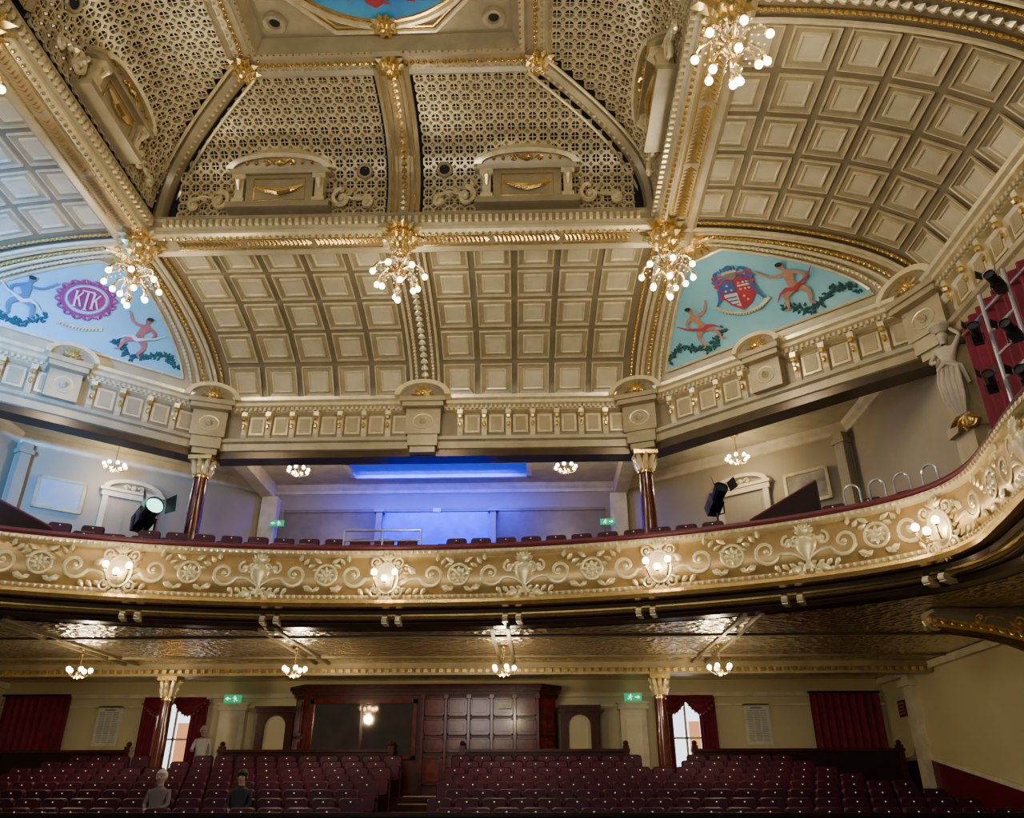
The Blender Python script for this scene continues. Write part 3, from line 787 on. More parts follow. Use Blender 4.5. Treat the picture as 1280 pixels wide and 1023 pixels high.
# ------------------------------------------------------------------ soffit, floors
def fill(A, B, z, zb=None):
    mb = MB(); n = len(A); zb = z if zb is None else zb
    mb.add([(a[0], a[1], z) for a in A] + [(b[0], b[1], zb) for b in B], [(i, i+1, n+i+1, n+i) for i in range(n-1)])
    return mb
def offp(d):
    out = []
    for i, p in enumerate(FP):
        a = FP[max(0,i-1)]; b = FP[min(len(FP)-1,i+1)]; t = (b-a).normalized(); out.append((p.x+t.y*d, p.y-t.x*d))
    return out
def back(P, W, Y):
    B = []
    for x, y in P:
        if y > 12.4: B.append((max(-W, min(W, x*W/9.0)), Y))
        else: B.append((W if x > 0 else -W, Y if y > 11.9 else y))
    return B
A = offp(-.6); st = fill(A, back([(p.x, p.y) for p in FP], 12.4, 23.5), 3.0)
sf = struct('ceiling', st, SOFF)
for x in (-7.2, -2.45, 2.1, 6.75):
    for dx_ in (-.16, .16):
        mb = MB(); mb.box(x+dx_-.035, x+dx_+.035, 15.7 if abs(x) < 5 else 14.6, 20.1, 2.95, 3.01); obj('soffit_rib', mb, KHAKI, sf)
mb = MB(); mb.box(-12.38, 12.38, 20.2, 20.6, 2.72, 3.0); mb.box(-12.38,12.38,20.15,20.65,2.88,2.92); bm_ = struct('trim_4', mb, TAN)
mb = MB(); x = -12.3
while x < 12.3: mb.box(x, x+.1, 20.12, 20.2, 2.77, 2.85); x += .19
obj('dentils', mb, GOLD, bm_)
for yy in (16.6, 19.2):
    mb = MB(); mb.box(-12.3, 12.3, yy-.04, yy+.04, 2.96, 3.01); obj('soffit_rib', mb, KHAKI, sf)
BF = (3.8, 4.22, 4.6, 4.95)
mb = MB(); mb.sweep(FP, [(-.26,BF[0]),(-1.15,BF[0]),(-1.15,BF[1]),(-2.0,BF[1]),(-2.0,BF[2]),(-2.85,BF[2]),(-2.85,BF[3]),(-3.0,BF[3])])
fl = struct('floor', mb, CARPET)
O3 = offp(-3.0)
st = fill([(max(-11, min(11, x)), y) for x, y in O3], back([(p.x, p.y) for p in FP], 11.05, 23.4), BF[3]); obj('walkway', st, CARPET, fl)
UP = [(-11.1, 3), (-11.1, 19.2), (-5.45, 23.5), (5.45, 23.5), (11.1, 19.2), (11.1, 3)]
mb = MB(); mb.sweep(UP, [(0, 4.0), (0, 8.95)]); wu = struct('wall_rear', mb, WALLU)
mb = MB(); mb.sweep(UP, [(0, 8.62), (.06, 8.64), (.08, 8.72), (.16, 8.8), (.2, 8.88), (.2, 8.9)]); obj('crown_moulding', mb, TRIMC, wu)
mb = MB(); mb.add([(-11.1,13.5,8.9),(-11.1,19.2,8.9),(-5.45,23.5,8.9),(5.45,23.5,8.9),(11.1,19.2,8.9),(11.1,13.5,8.9),(5.6,18.7,8.9),(-5.6,18.7,8.9)],
                  [(0,1,2,7),(7,2,3,6),(6,3,4,5)]); cu = struct('ceiling', mb, CEILU)
for sg in (-1, 1):
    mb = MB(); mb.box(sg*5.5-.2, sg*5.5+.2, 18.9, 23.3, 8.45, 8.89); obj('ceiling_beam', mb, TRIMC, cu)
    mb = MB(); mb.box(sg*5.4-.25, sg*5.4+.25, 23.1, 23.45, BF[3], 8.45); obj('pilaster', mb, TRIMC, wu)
mb = MB(); mb.box(-5.0,5.0,23.38,23.48,8.0,8.1); mb.box(-5.0,5.0,23.42,23.48,BF[3],8.0); obj('wall_recess', mb, [KHAKI], wu)
mb = MB()
for a in ((-2.75,-2.6,21.2,22.5),(2.6,2.75,21.2,22.5),(-2.75,2.75,21.2,21.32),(-2.75,2.75,22.38,22.5)): mb.box(a[0],a[1],a[2],a[3],8.74,8.9)
bl = thing('ceiling_light_panel', 'long blue lit panel in the ceiling above the rear balcony', 'light panel', (0, 21.8, 8.9))
obj('frame', mb, TRIMC, bl)
mb = MB(); mb.box(-2.6,2.6,21.32,22.38,8.84,8.88); obj('diffuser', mb, BLUEE, bl)
bd = thing('blue_alcove', 'blue lit alcove at the centre of the rear balcony wall', 'alcove', (-.2, 23.3, BF[3]))
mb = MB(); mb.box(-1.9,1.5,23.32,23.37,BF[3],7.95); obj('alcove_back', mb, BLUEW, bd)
for x in (-1.95, 1.55):
    mb = MB(); mb.box(x-.09,x+.09,23.1,23.34,BF[3],7.9); mb.box(x-.15,x+.15,23.05,23.34,7.9,8.02); obj('slim_pillar', mb, WALLU, bd)
mb = MB(); mb.box(-.32,-.08,23.28,23.32,7.95,8.08); mb.box(-.26,-.14,23.27,23.28,7.97,8.04); obj('notice', mb, PAPER, bd)
l = bpy.data.lights.new('blue_wash', 'AREA'); l.energy = 1000; l.color = (.01, .02, 1); l.size = 4.6; l.shape = 'RECTANGLE'; l.size_y = .9
lo_ = bpy.data.objects.new('blue_wash', l); COL.objects.link(lo_); lo_.location = (-.1, 21.9, 8.7); lo_.rotation_euler = (R(35), 0, 0)

# lower walls and floor
NR = 9
def z_row(k): return -1.22 + .157*k
RY = [15.1 + .735*k for k in range(NR)]
pts = [(2.0,-1.95),(14.5,-1.4)]
for k in range(NR):
    y0 = RY[k]-.45; pts += [(y0, pts[-1][1]), (y0, z_row(k))]
pts += [(21.4, pts[-1][1]), (21.4, .0), (23.6, .0)]
mb = MB(); vs = [(-12.5, y, z) for y, z in pts] + [(12.5, y, z) for y, z in pts]; n = len(pts)
mb.add(vs, [(i, i+1, n+i+1, n+i) for i in range(n-1)]); struct('floor', mb, CARPET)
mb = MB(); mb.box(-12.5,12.5,23.5,23.65,-.1,3.0); wl = struct('wall_rear', mb, WALL)
mb = MB(); mb.box(-12.4,12.4,23.4,23.5,2.55,2.66); mb.box(-12.4,12.4,23.44,23.5,2.3,2.36); obj('frieze_moulding', mb, TRIMC, wl)
mb = MB(); mb.box(-12.4,12.4,23.44,23.5,.0,.7); obj('dado', mb, DADO, wl)
for sg in (-1, 1):
    mb = MB(); mb.box(sg*12.45-.06, sg*12.45+.06, 3, 23.5, -2.2, 3.02); ws = struct('wall_left' if sg < 0 else 'wall_right', mb, WALL)
    zz = lambda y: max(-1.6, (y-21.3)*.2) if y < 21.3 else 0
    for (dz0, dz1, off, m) in ((0, .85, .03, DADO), (.85, .95, .09, TRIMC)):
        q = MB(); x0 = sg*12.39; x1 = sg*(12.39-off)
        for ya, yb in ((13, 21.3), (21.3, 23.4)):
            a, b = zz(ya)+dz0, zz(yb)+dz0; c, d = zz(ya)+dz1, zz(yb)+dz1
            q.add([(x0,ya,a),(x1,ya,a),(x1,yb,b),(x0,yb,b),(x0,ya,c),(x1,ya,c),(x1,yb,d),(x0,yb,d)], [(0,3,2,1),(4,5,6,7),(0,1,5,4),(1,2,6,5),(2,3,7,6),(3,0,4,7)])
        obj('dado' if dz0 == 0 else 'chair_rail', q, m, ws)
    mb = MB(); mb.box(sg*12.3-.1, sg*12.3+.1, 21.3, 21.7, 0, 2.8); mb.box(sg*12.25-.14, sg*12.25+.14, 21.2, 21.8, 2.55, 2.7); obj('pilaster', mb, TRIMC, ws)
    mb = MB(); mb.box(sg*12.32-.07, sg*12.32+.07, 5, 23.4, 2.82, 2.98); obj('crown_moulding', mb, TRIMC, ws)
for x in (-5.65, 5.45):
    mb = MB(); mb.box(x-.36,x+.36,23.25,23.5,0,2.2); mb.box(x-.42,x+.42,23.18,23.5,2.2,2.28); mb.box(x-.4,x+.4,23.22,23.5,2.28,2.34); mb.box(x-.45,x+.45,23.16,23.5,2.34,2.4); mb.box(x-.4,x+.4,23.22,23.5,0,.35)
    pi_ = obj('pilaster', mb, TRIMC, wl)
    mb = MB(); mb.box(x-.22,x+.22,23.22,23.25,.5,2.05); obj('panel', mb, CREAM, pi_)
def arch_door(x, label):
    t = thing('arched_doorway', label, 'doorway', (x, 22.9, 0), 0, 'arched doorways beside the booth')
    mb = MB(); mb.box(-.5,-.3,-.08,.08,0,2.1); mb.box(.3,.5,-.08,.08,0,2.1)
    N = 12; arc = [(.3*cos(pi*i/N), 1.75+.3*sin(pi*i/N)) for i in range(N+1)]
    for i in range(N): mb.poly([arc[i], arc[i+1], (arc[i+1][0], 2.1), (arc[i][0], 2.1)], -.08, .08)
    mb.box(-.54,.54,-.12,.1,2.1,2.2); mb.box(-.58,.58,-.16,.12,2.2,2.27)
    obj('surround', mb, WOOD2, t, local=True)
    mb = MB(); mb.poly([(.3,0)]+arc+[(-.3,0)], .06, .1); obj('cream_infill', mb, WALL, t, local=True)
arch_door(-4.3, 'mahogany arched doorway left of the booth window'); arch_door(3.95, 'mahogany arched doorway right of the booth panelling')
# control booth with angled ends
BX = -.2
bt = thing('control_booth', 'panelled mahogany booth with wide glass window under the balcony', 'booth', (BX, 22.6, 0))
def bplan(g): return [(BX-3.5-g, 23.4), (BX-3.5-g, 22.6-g*.6), (BX-3.05-g*.5, 22.1-g), (BX+3.05+g*.5, 22.1-g), (BX+3.5+g, 22.6-g*.6), (BX+3.5+g, 23.4)]
mb = MB(); mb.plan(bplan(0), 0, 2.6); obj('body', mb, WOOD2, bt)
mb = MB(); mb.plan(bplan(.06), 2.46, 2.54); mb.plan(bplan(.12), 2.54, 2.62); mb.plan(bplan(.18), 2.62, 2.72); obj('cornice', mb, WOOD2, bt)
wf = MB()
for a in ((-2.95,-2.85,.9,2.35),(-.23,-.13,.9,2.35),(-2.95,-.13,2.25,2.35),(-2.95,-.13,.9,.98),(-1.6,-1.55,.98,2.25)): wf.box(BX+a[0],BX+a[1],21.98,22.1,a[2],a[3])
w_ = obj('window', wf, WOOD, bt)
mb = MB(); mb.box(BX-2.85,BX-.23,22.04,22.09,.98,2.25); obj('pane', mb, BGLASS, w_)
for k in range(5):
    x0 = .08+k*.6; x1 = x0+.5
    for z0, z1 in ((.3,.95),(1.06,1.4),(1.48,1.86),(1.94,2.38)):
        mb = MB(); mb.box(BX+x0,BX+x1,22.07,22.1,z0,z1); mb.box(BX+x0+.08,BX+x1-.08,22.03,22.07,z0+.08,z1-.08)
        for a in ((x0,x1,z0,z0+.03),(x0,x1,z1-.03,z1),(x0,x0+.03,z0,z1),(x1-.03,x1,z0,z1)): mb.box(BX+a[0],BX+a[1],22.02,22.07,a[2],a[3])
        obj('panel', mb, WOOD, bt)
for x in (.03,.63,1.23,1.83,2.43,3.03,-3.03):
    mb = MB(); mb.box(BX+x-.03,BX+x+.03,21.98,22.1,0,2.46); mb.box(BX+x-.06,BX+x+.06,21.95,22.1,2.36,2.46); obj('pilaster_strip', mb, WOOD, bt)
for e in (-1, 1):
    T = frame((BX+e*3.28, 22.33, 0), e*R(48))
    for z0, z1 in ((.3,.95),(1.06,1.4),(1.48,2.38)):
        mb = MB(T); mb.box(-.22,.22,-.05,.02,z0,z1); mb.box(-.15,.15,-.08,-.05,z0+.07,z1-.07); obj('angled_panel', mb, WOOD, bt)
mb = MB(); mb.box(BX+2.0,BX+2.35,21.95,21.97,2.1,2.26); obj('notice', mb, PAPER, bt)
for x0, x1, lab in ((-5.3,-.85,'low dark wood partition behind the stalls left of the steps'), (.85,5.1,'low dark wood partition behind the stalls right of the steps'),
                    (6.7,11.9,'low dark wood partition near the right curtained window'), (-12.2,-7.6,'low dark wood partition at the far left of the stalls')):
    t = thing('partition', lab, 'partition', ((x0+x1)/2, 21.75, 0))
    mb = MB(); mb.box(x0,x1,21.7,21.8,0,1.05); obj('boarding', mb, DARKW, t)
    mb = MB(); mb.box(x0-.03,x1+.03,21.64,21.86,1.05,1.12); obj('cap_rail', mb, WOOD2, t)
    for x in (x0+.06, x1-.06):
        mb = MB(); mb.box(x-.07,x+.07,21.66,21.84,0,1.2); mb.sph((x,21.75,1.25), .07, 8, 6); obj('post', mb, WOOD2, t)
t = thing('front_barrier', 'dark wooden barrier along the front of the stalls seats', 'barrier', (0, 14.1, -1.42))
mb = MB(); mb.box(-12.3,12.3,14.05,14.15,-1.45,-.26); obj('boarding', mb, DARKW, t)
mb = MB(); mb.box(-12.3,12.3,13.98,14.22,-.26,-.2); obj('cap_rail', mb, DARKW, t)

# curtained windows
def drape(mb, x0, x1, z0, z1, y, amp=.05, waves=6):
    mb.grid(lambda u, v: (x0 + (x1-x0)*u, y + amp*sin(u*waves*2*pi), z0+(z1-z0)*v), waves*6, 8)
def swag(mb, x0, x1, z, drop, y, n=2):
    w = (x1-x0)/n
    for i in range(n):
        a = x0+i*w
        mb.grid(lambda u, v: (a+w*u, y-.06*sin(pi*u)-.03*sin(v*14), z - v*(drop*.35+drop*.65*sin(pi*u))), 10, 8)
for i, (x0, x1, side) in enumerate(((-8.15,-6.4,'left'), (6.1,7.65,'right'))):
    mb = MB(); mb.box(x0,x0+.1,23.38,23.5,.3,2.45); mb.box(x1-.1,x1,23.38,23.5,.3,2.45); mb.box(x0,x1,23.38,23.5,2.4,2.55); mb.box((x0+x1)/2-.03,(x0+x1)/2+.03,23.4,23.5,.3,2.4); mb.box(x0,x1,23.4,23.5,1.45,1.5)
    w = struct('window_%d' % (i+1), mb, TRIMC)
    mb = MB(); mb.box(x0+.1,x1-.1,23.44,23.48,.3,2.4); obj('pane', mb, DAY, w)
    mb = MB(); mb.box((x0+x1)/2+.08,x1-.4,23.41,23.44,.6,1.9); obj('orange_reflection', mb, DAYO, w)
    t = thing('curtain', 'dark red swagged curtain around the %s window behind the stalls' % side, 'curtain', ((x0+x1)/2, 23.3, .1))
    mb = MB(); drape(mb, x0-.05, x0+.42, .1, 2.5, 23.25, .04, 4); obj('drape', mb, REDC, t, True)
    mb = MB(); drape(mb, x1-.42, x1+.05, .1, 2.5, 23.25, .04, 4); obj('drape', mb, REDC, t, True)
    mb = MB(); swag(mb, x0, x1, 2.55, .5, 23.17, 2); sw = obj('swag', mb, REDC, t, True)
    mb = MB()
    for j in range(21):
        u = j/20; a = (u*2) % 1; mb.sph((x0+(x1-x0)*u, 23.1, 2.55-(.5*.35+.5*.65*sin(pi*a))), .03, 5, 4)
    obj('gold_fringe', mb, GOLD, sw)
for sg, lab in ((-1, 'plain dark red curtain at the far left rear corner of the stalls'), (1, 'plain dark red curtain at the far right rear corner of the stalls')):
    t = thing('curtain', lab, 'curtain', (sg*11.5, 23.3, .05)); mb = MB(); x0, x1 = sorted((sg*10.3, sg*12.2)); drape(mb, x0, x1, .05, 2.6, 23.28, .06, 9); obj('drape', mb, REDC, t, True)
    mb = MB(); mb.tube([(x0-.05,23.2,2.62),(x1,23.2,2.62)], .03, 8); obj('curtain_pole', mb, DARKW, t)
for x, lab in ((-9.2, 'framed list of small print on the wall left of the left window'), (8.85, 'framed list of small print on the wall right of the right window')):
    t = thing('framed_notice', lab, 'notice', (x, 23.45, 1.35))
    mb = MB(); mb.box(x-.36,x+.36,23.44,23.49,1.3,2.35); obj('frame', mb, TRIMC, t)
    mb = MB(); mb.box(x-.32,x+.32,23.43,23.44,1.34,2.31); sh_ = obj('sheet', mb, PAPER, t)
    mb = MB()
    for r_ in range(18):
        for c_ in (-.27,-.08,.11): mb.box(x+c_,x+c_+.15,23.425,23.43,1.4+r_*.045,1.41+r_*.045)
    mb.box(x-.15,x+.15,23.425,23.43,2.23,2.26); obj('print', mb, INK, sh_)
t = thing('wall_plaque', 'small dark red plaque on the right wall beside the corner curtain', 'plaque', (12.38, 22.3, 1.9))
mb = MB(); mb.box(12.33,12.38,22.1,22.5,1.9,2.3); obj('plate', mb, DADO, t); mb = MB()
for k in range(4): mb.box(12.32,12.33,22.16,22.44,1.97+k*.08,1.99+k*.08)
obj('lettering', mb, PALE, t)
def exit_sign(loc, rz, s, label, fl=1):
    t = thing('exit_sign', label, 'exit sign', loc, rz, 'green exit signs')
    mb = MB(); mb.box(-.24*s,.24*s,-.05,.0,-.1*s,.1*s); bx = obj('box', mb, GREENE, t, local=True)
    T = lambda v: V((v.x*s*fl, -.055-v.z, v.y*s))
    mb = MB(T); mb.disc(-.06,.065,.016,.016); mb.strip([(-.06,.045),(-.08,-.01)],[.014,.014]); mb.strip([(-.08,-.01),(-.05,-.04),(-.06,-.08)],[.011]*3); mb.strip([(-.08,-.01),(-.11,-.04),(-.15,-.05)],[.011]*3); mb.strip([(-.06,.035),(-.03,.01),(-.01,.02)],[.009]*3); mb.strip([(-.06,.035),(-.1,.03),(-.12,.0)],[.009]*3)
    obj('running_figure', mb, WHITEE, bx, local=True)
    mb = MB(T); mb.strip([(.05,0),(.15,0)],[.014,.014]); mb.add([(.13,.05,0),(.2,0,0),(.13,-.05,0)],[(0,1,2)]); obj('arrow', mb, WHITEE, bx, local=True)
exit_sign((-5.65,23.14,2.5), 0, 1, 'green exit sign above the pilaster left of the booth', -1); exit_sign((5.45,23.14,2.5), 0, 1, 'green exit sign above the pilaster right of the booth')
exit_sign((-5.0,22.9,7.5), 0, .9, 'green exit sign on the rear balcony wall, on the left', -1); exit_sign((5.0,22.9,7.45), 0, .9, 'green exit sign on the rear balcony wall, on the right')

for sg in (-1, 1):
    def wp(t, off, z): x = 5.45+5.65*t; y = 23.5-4.3*t; return (sg*(x-.605*off), y-.796*off, z)
    rz = -sg*atan2(4.3, 5.65)
    tt = .57; T = frame(wp(tt, .04, 0), rz)
    mb = MB(T); mb.box(-.75,-.6,-.12,0,4.9,7.75); mb.box(.6,.75,-.12,0,4.9,7.75); mb.box(-.8,.8,-.14,0,7.6,7.75); mb.box(-.85,.85,-.2,0,7.75,7.83)
    d = struct('door_%d' % (1 if sg < 0 else 2), mb, TRIMC)
    mb = MB(T); N = 10; arc = [(-.8*cos(pi*i/N), 7.83+.32*sin(pi*i/N)) for i in range(N+1)]
    for i in range(N): mb.poly([arc[i], arc[i+1], (arc[i+1][0]*.8, 7.83+(arc[i+1][1]-7.83)*.7), (arc[i][0]*.8, 7.83+(arc[i][1]-7.83)*.7)], -.18, 0)
    pd = obj('pediment', mb, TRIMC, d)
    mb = MB(XZ(frame(wp(tt, .16, 7.83), rz))); spiral(mb,-.2,.08,.09,1,1,0,.025); spiral(mb,.2,.08,.09,1,-1,pi,.025); mb.sph((0,.1,0),.08); obj('crest', mb, TRIMC, pd)
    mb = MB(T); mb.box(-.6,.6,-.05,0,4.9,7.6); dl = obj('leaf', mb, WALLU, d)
    for x in (-.3,.3):
        mb = MB(T); mb.box(x-.2,x+.2,-.07,-.05,5.1,6.2); mb.box(x-.2,x+.2,-.07,-.05,6.4,7.4); obj('panel', mb, WALLU, dl)
    t = thing('framed_painting', 'framed seascape painting on the left balcony wall' if sg < 0 else 'framed brown landscape painting on the right balcony wall', 'painting', wp(.82, .06, 6.95), rz)
    mb = MB()
    for a in ((-.6,.6,0,.08),(-.6,.6,.82,.9),(-.6,-.52,0,.9),(.52,.6,0,.9)): mb.box(a[0],a[1],-.06,0,a[2],a[3])
    obj('frame', mb, PALE, t, local=True); mb = MB(); mb.box(-.52,.52,-.03,0,.08,.82); obj('canvas', mb, PICT if sg < 0 else PICT2, t, local=True)
    mb = MB(frame((sg*10.85, 19.2, 0), rz*1.6)); mb.box(-.14,.14,-.12,.12,4.9,8.6); mb.box(-.2,.2,-.16,.16,8.3,8.42); obj('pilaster', mb, WALLU, wu)

# ------------------------------------------------------------------ chandeliers
def chandelier():
    t = thing('chandelier', '', 'chandelier', (0,0,11.05), 0, 'chandeliers on the ceiling cornice')
    mb = MB(lambda v: V((v.x, v.y, -v.z)))
    for k in range(14): leaf(mb, 0, 0, .54, .13, 2*pi*k/14, .0, .14)
    for k in range(12): leaf(mb, 0, 0, .42, .11, 2*pi*k/12+.3, .16, .14)
    mb.sph((0,0,.14), .3, 12, 6)
    for k in range(10): leaf(mb, 0, 0, .3, .08, 2*pi*k/10+.1, .36, .12)
    mb.sph((0,0,.42), .18, 10, 6)
    obj('ceiling_rose', mb, GOLD, t, True, local=True)
    mb = MB(); mb.lathe([(.02,-.5),(.04,-.62),(.1,-.68),(.04,-.76),(.04,-.9),(.13,-.98),(.15,-1.08),(.06,-1.2),(.03,-1.4),(.09,-1.5),(.02,-1.62),(0,-1.66)], n=12); obj('stem', mb, BRASS, t, True, local=True)
    def tier(nb, A0, R1, zs, zb):
        for k in range(nb):
            A = 2*pi*k/nb+A0; c, s_ = cos(A), sin(A)
            mb = MB(); mb.tube([(.06*c,.06*s_,zs),(.5*R1*c,.5*R1*s_,zs+.16),(.85*R1*c,.85*R1*s_,zs+.06),(R1*c,R1*s_,zb+.1)], .026, 5); mb.lathe([(.02,0),(.06,-.03),(.05,-.07)], (R1*c,R1*s_,zb+.12), 8); a = obj('arm', mb, BRASS, t, True, local=True)
            mb = MB(); mb.sph((R1*c,R1*s_,zb), .062, 10, 7); obj('bulb', mb, BULB, a, True, local=True)
    tier(7, 0, .56, -.95, -1.14); tier(4, .3, .33, -1.22, -1.42); tier(1, .7, .02, -1.5, -1.7)
    mb = MB()
    for k in range(16):
        A = 2*pi*k/16
        for q in range(5): mb.sph(((.12+.09*q)*cos(A), (.12+.09*q)*sin(A), -.72-.05*sin(pi*q/4)-.06*q), .018, 4, 3)
    obj('crystal_swags', mb, GLASS, t, local=True)
    point('chandelier_glow', (0,0,-1.0), 130, (1,.84,.58), parent=t, size=.2)
    point('chandelier_glow', (0,0,-1.9), 170, (1,.90,.72), parent=t, size=.25)
    return t
ch = chandelier(); first = True
for x, y, lab in ((0,13.75,'middle hanging chandelier at the centre of the rear cornice'), (5.7,13.8,'chandelier hanging beside the shield crest lunette'), (-5.75,13.8,'chandelier hanging beside the crimson crest lunette'),
                  (5.85,8.3,'largest nearest chandelier high by the right coffered vault'), (-5.85,8.3,'chandelier cut by the left edge high above')):
    if first: ch.location = (x,y,11.05); ch['label'] = lab; first = False
    else: dup(ch, (x,y,11.05), .2*x, lab)
def pendant(drop, nb, e, S=1.0):
    t = thing('pendant_light', '', 'ceiling light', (0,0,0))
    mb = MB(); mb.lathe([(.12,0),(.1,-.03),(.03,-.05),(.015,-.08),(.015,-drop+.06),(.05,-drop+.02),(.06,-drop-.04),(0,-drop-.1)], n=10); obj('stem', mb, BRASS, t, True, local=True)
    for k in range(nb):
        A = 2*pi*k/nb; c, s_ = cos(A), sin(A); q = .23*S
        mb = MB(); mb.tube([(.03*c,.03*s_,-drop),(.1*c,.1*s_,-drop-.06),(.2*S*c,.2*S*s_,-drop-.02),(q*c,q*s_,-drop+.04)], .014, 5); mb.lathe([(.04,0),(.02,-.02)], (q*c,q*s_,-drop+.04), 6); a = obj('arm', mb, BRASS, t, True, local=True)
        mb = MB(); mb.sph((q*c,q*s_,-drop+.09), .05, 8, 6, (1,1,1.1)); obj('bulb', mb, BULB, a, True, local=True)
    point('pendant_glow', (0,0,-drop-.22), e, (1,.83,.55), parent=t, size=.12)
    return t
pn = pendant(.55, 5, 110); first = True
for x, lab in ((2.1,'lamp under the balcony above the booth panelling'), (-2.45,'lamp under the balcony above the booth window'), (-7.2,'leftmost lamp under the balcony, in front of the left notice'), (6.75,'rightmost lamp under the balcony, in front of the right window')):
    if first: pn.location = (x,17.8,2.99); pn['label'] = 'five-bulb ' + lab; pn['group'] = 'lamps under the balcony'; first = False
    else: dup(pn, (x,17.8,2.99), x, 'five-bulb ' + lab)
pu = pendant(.75, 8, 58, 1.2); first = True
for x, y, lab in ((-3.75,20.4,'small lamp over the balcony left of the blue panel'), (3.7,20.4,'small lamp over the balcony right of the blue panel'), (-8.7,19.9,'small lamp in front of the left balcony door'), (8.3,19.9,'small lamp in front of the right balcony door')):
    if first: pu.location = (x,y,8.89); pu['label'] = lab; pu['group'] = 'lamps over the balcony'; first = False
    else: dup(pu, (x,y,8.89), x, lab)

# ------------------------------------------------------------------ seats
ORD = 'first second third fourth fifth sixth seventh eighth ninth tenth eleventh twelfth thirteenth fourteenth fifteenth sixteenth seventeenth eighteenth nineteenth twentieth twenty-first twenty-second twenty-third twenty-fourth'.split()
def slab(mb, w, z0, z1, y0, y1, r=.08, tilt=0):
    P = []
    for cx_, cz, a0 in ((w/2-r, z0+r, -90), (w/2-r, z1-r, 0), (-w/2+r, z1-r, 90), (-w/2+r, z0+r, 180)):
        for k in range(4): A = R(a0+30*k); P.append((cx_+r*cos(A), cz+r*sin(A)))
    n = len(P); f = lambda x, y, z: (x, y+tilt*(z-z0), z)
    vs = [f(x*.9, y0, z0+(z-z0)*.94+.015) for x, z in P] + [f(x, y0+.03, z) for x, z in P] + [f(x, y1, z) for x, z in P]
    mb.add(vs, [tuple(range(n)), tuple(range(3*n-1, 2*n-1, -1))] + [(q*n+i, q*n+n+i, q*n+n+(i+1) % n, q*n+(i+1) % n) for q in (0, 1) for i in range(n)])
def make_seat(down=False):
    t = thing('theatre_seat', '', 'seat')
    mb = MB(); slab(mb, .475, .36, .92, .02, .10, .07, .12); bk = obj('backrest', mb, VELV, t, True, local=True)
    mb = MB()
    if down: mb.box(-.22,.22,-.42,.02,.38,.47)
    else: slab(mb, .44, .34, .68, -.12, -.02, .06, .1)
    obj('seat_pad', mb, VELV, t, True, local=True)
    for e in (-1, 1):
        mb = MB(); mb.box(e*.242-.012, e*.242+.012, -.24, .1, .58, .62); mb.box(e*.242-.012, e*.242+.012, -.08, .08, .02, .58); mb.box(e*.242-.012,e*.242+.012,-.2,.14,0,.02); obj('armrest', mb, WOOD2, t, local=True)
    q = MB(lambda v: V((v.x, .05-v.z, v.y+.85))); q.disc(0,0,.016,.012,0,8); obj('number_plate', q, PLATE, bk, local=True)
    return t
seat = make_seat(); seatd = make_seat(True)
n_st = 0; used = False; used_d = 0; extra = []
people_seats = {(2, -8): None, (2, -5): None}
for k, y in enumerate(RY):
    for sg in (-1, 1):
        for i in range(22):
            x = .1 + sg*(.84 + .52*i + .26*(k % 2))
            if abs(x) > 11.9 or (abs(x) > 8.4 and y > 21.6-(abs(x)-8.4)*1.8): continue
            if y > 19.8 and min(abs(x+6.3), abs(x-5.8)) < .5: continue
            loc = (x, y, z_row(k)); grp = 'burgundy seats in the stalls'
            if k >= 7: extra.append(loc); continue
            lab = 'burgundy stalls seat, %s row from the front, %s seat %s of the aisle' % (ORD[k], ORD[i], 'left' if sg < 0 else 'right')
            if (k, sg*(i+1)) in people_seats:
                people_seats[(k, sg*(i+1))] = loc
                if used_d == 0: seatd.location = loc; seatd['label'] = lab; seatd['group'] = grp; used_d = 1
                else: dup(seatd, loc, 0, lab, grp)
                continue
            if not used: seat.location = loc; seat['label'] = lab; seat['group'] = grp; used = True
            else: dup(seat, loc, 0, lab, grp)
            n_st += 1
print('stalls seats', n_st, 'rest', len(extra))
mb = MB()
parts = []
for chd in seat.children:
    for o_ in [chd] + list(chd.children):
        mi = {'burgundy_velvet': 0, 'dark_mahogany': 1, 'seat_number_plate': 2}[o_.data.materials[0].name]
        parts.append(([tuple(v.co) for v in o_.data.vertices], [tuple(p.vertices) for p in o_.data.polygons], mi))
for lx, ly, lz in extra:
    for vs, fs, mi in parts: mb.c = mi; mb.add([(x+lx, y+ly, z+lz) for x, y, z in vs], fs)
rs = obj('theatre_seats', mb, [VELV, WOOD2, PLATE], None, True, recalc=False); tag(rs, 'two rearmost rows of small burgundy seats in front of the low partitions', 'seats', kind='stuff')
for r_, (d, zf) in enumerate(((-.8, BF[0]), (-1.65, BF[1]), (-2.5, BF[2]))):
    for sg in (-1, 1):
        i = 0; s = .3 + .12*r_
        while s < 9.6:
            p, dd = fpos(.35+sg*s); x, y = p.x+dd.y*d, p.y-dd.x*d
            s += (.53, .52, .51)[r_]
            if abs(abs(x)-7.75) < .75 and r_ < 2: continue
            if r_ == 2 and (abs(x-7.1) < .35 or abs(x+6.5) < .4): continue
            dup(seat, (x, y, zf), atan2(dd.y, dd.x), 'burgundy balcony seat, %s row up from the parapet, %s seat %s of the centre' % (ORD[r_], ORD[i], 'left' if sg < 0 else 'right'), 'burgundy seats in the balcony'); i += 1
ai = thing('aisle_steps', 'pale edged steps climbing the centre aisle of the stalls', 'steps', (.1, 15, -1.3))
for k in range(NR):
    mb = MB(); y0 = RY[k]-.45; mb.box(-.35,.55,y0-.01,y0+.04,z_row(k)-.0,z_row(k)+.015); obj('nosing', mb, BRASS, ai)

